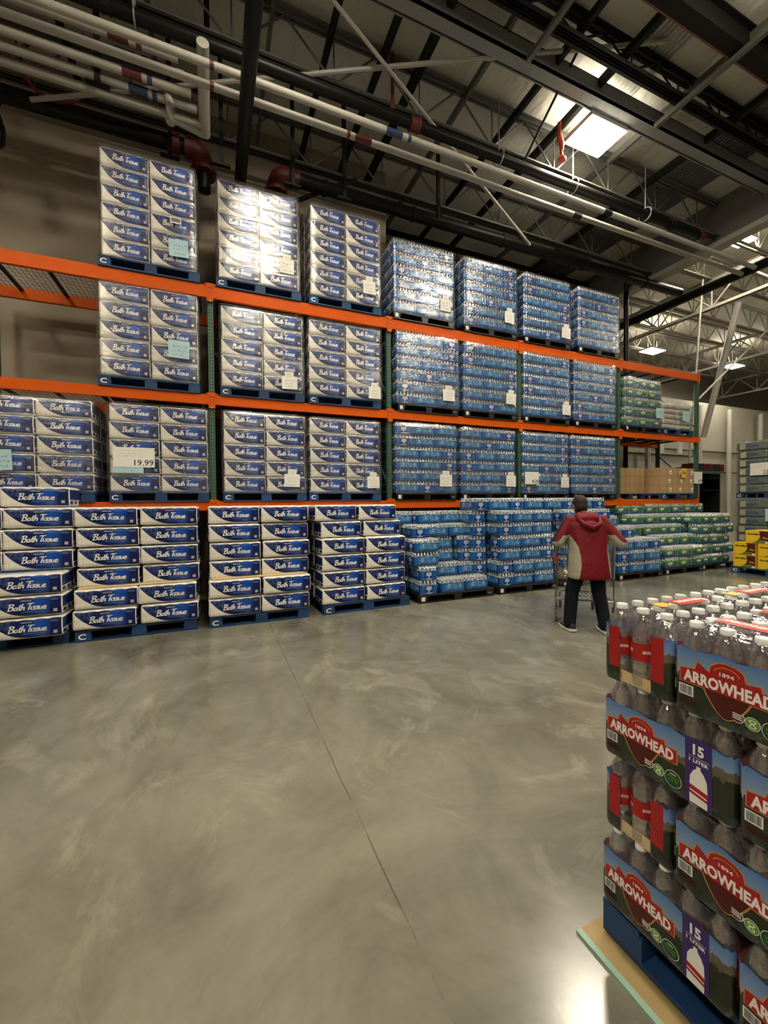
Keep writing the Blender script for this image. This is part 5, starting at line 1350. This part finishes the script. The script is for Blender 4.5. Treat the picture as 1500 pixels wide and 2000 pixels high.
# shopping cart: same heading as the person
CRZ = -math.radians(41)
cc = Vector((4.24, 4.18, 0))-Matrix.Rotation(CRZ, 3, 'Z') @ Vector((-.345, .50, 0))
t = thing('shopping_cart', 'large chrome wire shopping cart pushed by the person in red', 'shopping cart', cc, CRZ)
hw = .345
def tubes(name, lst, r, m, parent=t, n=7):
    b = MB()
    for pts in lst: b.tube(pts, r, n)
    return b.build(name, m, parent, smooth=True)
y0 = .45
tubes('frame', [[(q*hw, y0-.02, 1.10), (q*hw, y0+.01, .95), (q*hw*1.0, y0+.04, .60), (q*hw, y0+.02, .16)] for q in (-1, 1)]+[[(q*hw, y0+.03, .30), (q*(hw-.03), 1.0, .26), (q*(hw-.12), 1.42, .24)] for q in (-1, 1)]+[[(-hw+.1, 1.42, .24), (hw-.1, 1.42, .24)], [(-hw, y0+.03, .30), (hw, y0+.03, .30)]], .014, M_chrome)
tubes('handle', [[(-hw, y0-.01, 1.085), (hw, y0-.01, 1.085)]], .016, M_plred)
tubes('corner_cap', [[(-hw, y0-.03, 1.03), (-hw, y0-.01, 1.13)]], .024, M_plred); tubes('corner_cap', [[(hw, y0-.03, 1.03), (hw, y0-.01, 1.13)]], .024, M_plred)
tubes('side_bumper', [[(-hw-.012, y0+.0, .92), (-hw-.012, y0+.0, .78)]], .016, M_plred)
# basket wires
def lerp(a, b_, t_): return tuple(a[k]+(b_[k]-a[k])*t_ for k in range(3))
bk = {'RL': [(-hw+.02, y0+.03, .50), (-hw+.02, y0+.0, 1.0)], 'RR': [(hw-.02, y0+.03, .50), (hw-.02, y0, 1.0)], 'FL': [(-hw+.11, 1.38, .58), (-hw+.07, 1.48, .98)], 'FR': [(hw-.11, 1.38, .58), (hw-.07, 1.48, .98)]}
def panel(name, A, B_, nu, nv, r=.0028):
    l = []
    for k in range(nu+1): l.append([lerp(A[0], B_[0], k/nu), lerp(A[1], B_[1], k/nu)])
    for k in range(nv+1): l.append([lerp(A[0], A[1], k/nv), lerp(B_[0], B_[1], k/nv)])
    return tubes(name, l, r, M_chrome, n=5)
panel('side_panel', bk['RL'], bk['FL'], 26, 5); panel('side_panel', bk['RR'], bk['FR'], 26, 5); panel('front_panel', bk['FL'], bk['FR'], 14, 5); panel('rear_gate', bk['RL'], bk['RR'], 18, 4)
panel('basket_floor', (bk['RL'][0], bk['FL'][0]), (bk['RR'][0], bk['FR'][0]), 16, 12)
tubes('basket_rim', [[bk['RL'][1], bk['FL'][1], bk['FR'][1], bk['RR'][1]]], .008, M_chrome)
b = MB()
l = [[(x, y0+.06, .29), (x*.7, 1.38, .25)] for x in [-.33+.066*k for k in range(11)]]+[[(-.34, y0+.06+.3*k, .285), (.34, y0+.06+.3*k, .285)] for k in range(4)]
tubes('lower_rack', l, .004, M_chrome)
for q in (-1, 1):
    for yy, nm in ((y0+.06, 'rear'), (1.34, 'front')):
        x = q*(hw-.0 if nm == 'rear' else hw-.12)
        b = MB(); b.bar((0, 0, .22), (0, 0, .15), .03, .03); b.bar((-.02, 0, .15), (-.02, -.03, .065), .004, .03); b.bar((.02, 0, .15), (.02, -.03, .065), .004, .03)
        k_ = b.build('caster', M_chrome, t, (x, yy, 0))
        b = MB(); rs = [[(xx, rr*math.cos(2*PI*j/20), .063+rr*math.sin(2*PI*j/20)) for j in range(20)] for xx, rr in ((-.014, .05), (-.012, .063), (.012, .063), (.014, .05))]
        b.rings(rs); b.rings([[(xx, rr*math.cos(2*PI*j/12), .063+rr*math.sin(2*PI*j/12)) for j in range(12)] for xx, rr in ((-.018, .02), (.018, .02))], 1)
        b.build('wheel', [M_rubber, M_chrome], k_, (0, -.03, 0))
# goods in the cart
R_ = Matrix.Rotation(CRZ, 3, 'Z')
def incart(p): return cc+R_ @ Vector(p)
t2 = thing('food_tray', 'round tray of baked goods with a clear lid low in the cart', 'food tray', incart((-.19, y0+.22, .515)), CRZ)
b = MB(); b.lathe([(.13, 0), (.15, .02), (.155, .05)], n=24); b.build('tray', mat('tray_black', (.03, .02, .02), .4), t2)
b = MB()
for k in range(8): b.lathe([(.001, .055), (.04, .06), (.045, .09), (.03, .12), (.001, .13)], .10*math.cos(k*PI/4), .10*math.sin(k*PI/4), 0, 10)
b.build('pastries', mat('baked_crust', (.42, .20, .06), .5, var=.4, scale=20), t2, smooth=True)
b = MB(); b.lathe([(.156, .05), (.15, .13), (.12, .17), (.001, .175)], n=24, caps=False); b.build('lid', M_clear, t2, smooth=True)
t2 = thing('boxed_goods', 'dark blue and white carton in the middle of the cart', 'carton', incart((.05, .95, .56)), CRZ)
b = MB(); b.box(-.2, -.15, 0, .2, .15, .28, bev=.008); b.build('box_body', mat('navy_carton', (.02, .03, .08), .4), t2); b = MB(); b.box(-.15, -.152, .08, .1, -.1505, .2); b.build('printed_label', M_paper, t2)

# discard the unlinked prototypes
for o in list(bpy.data.objects):
    if not o.users_scene: bpy.data.objects.remove(o)
print('objects', len(bpy.data.objects), 'blue', nblue[0])
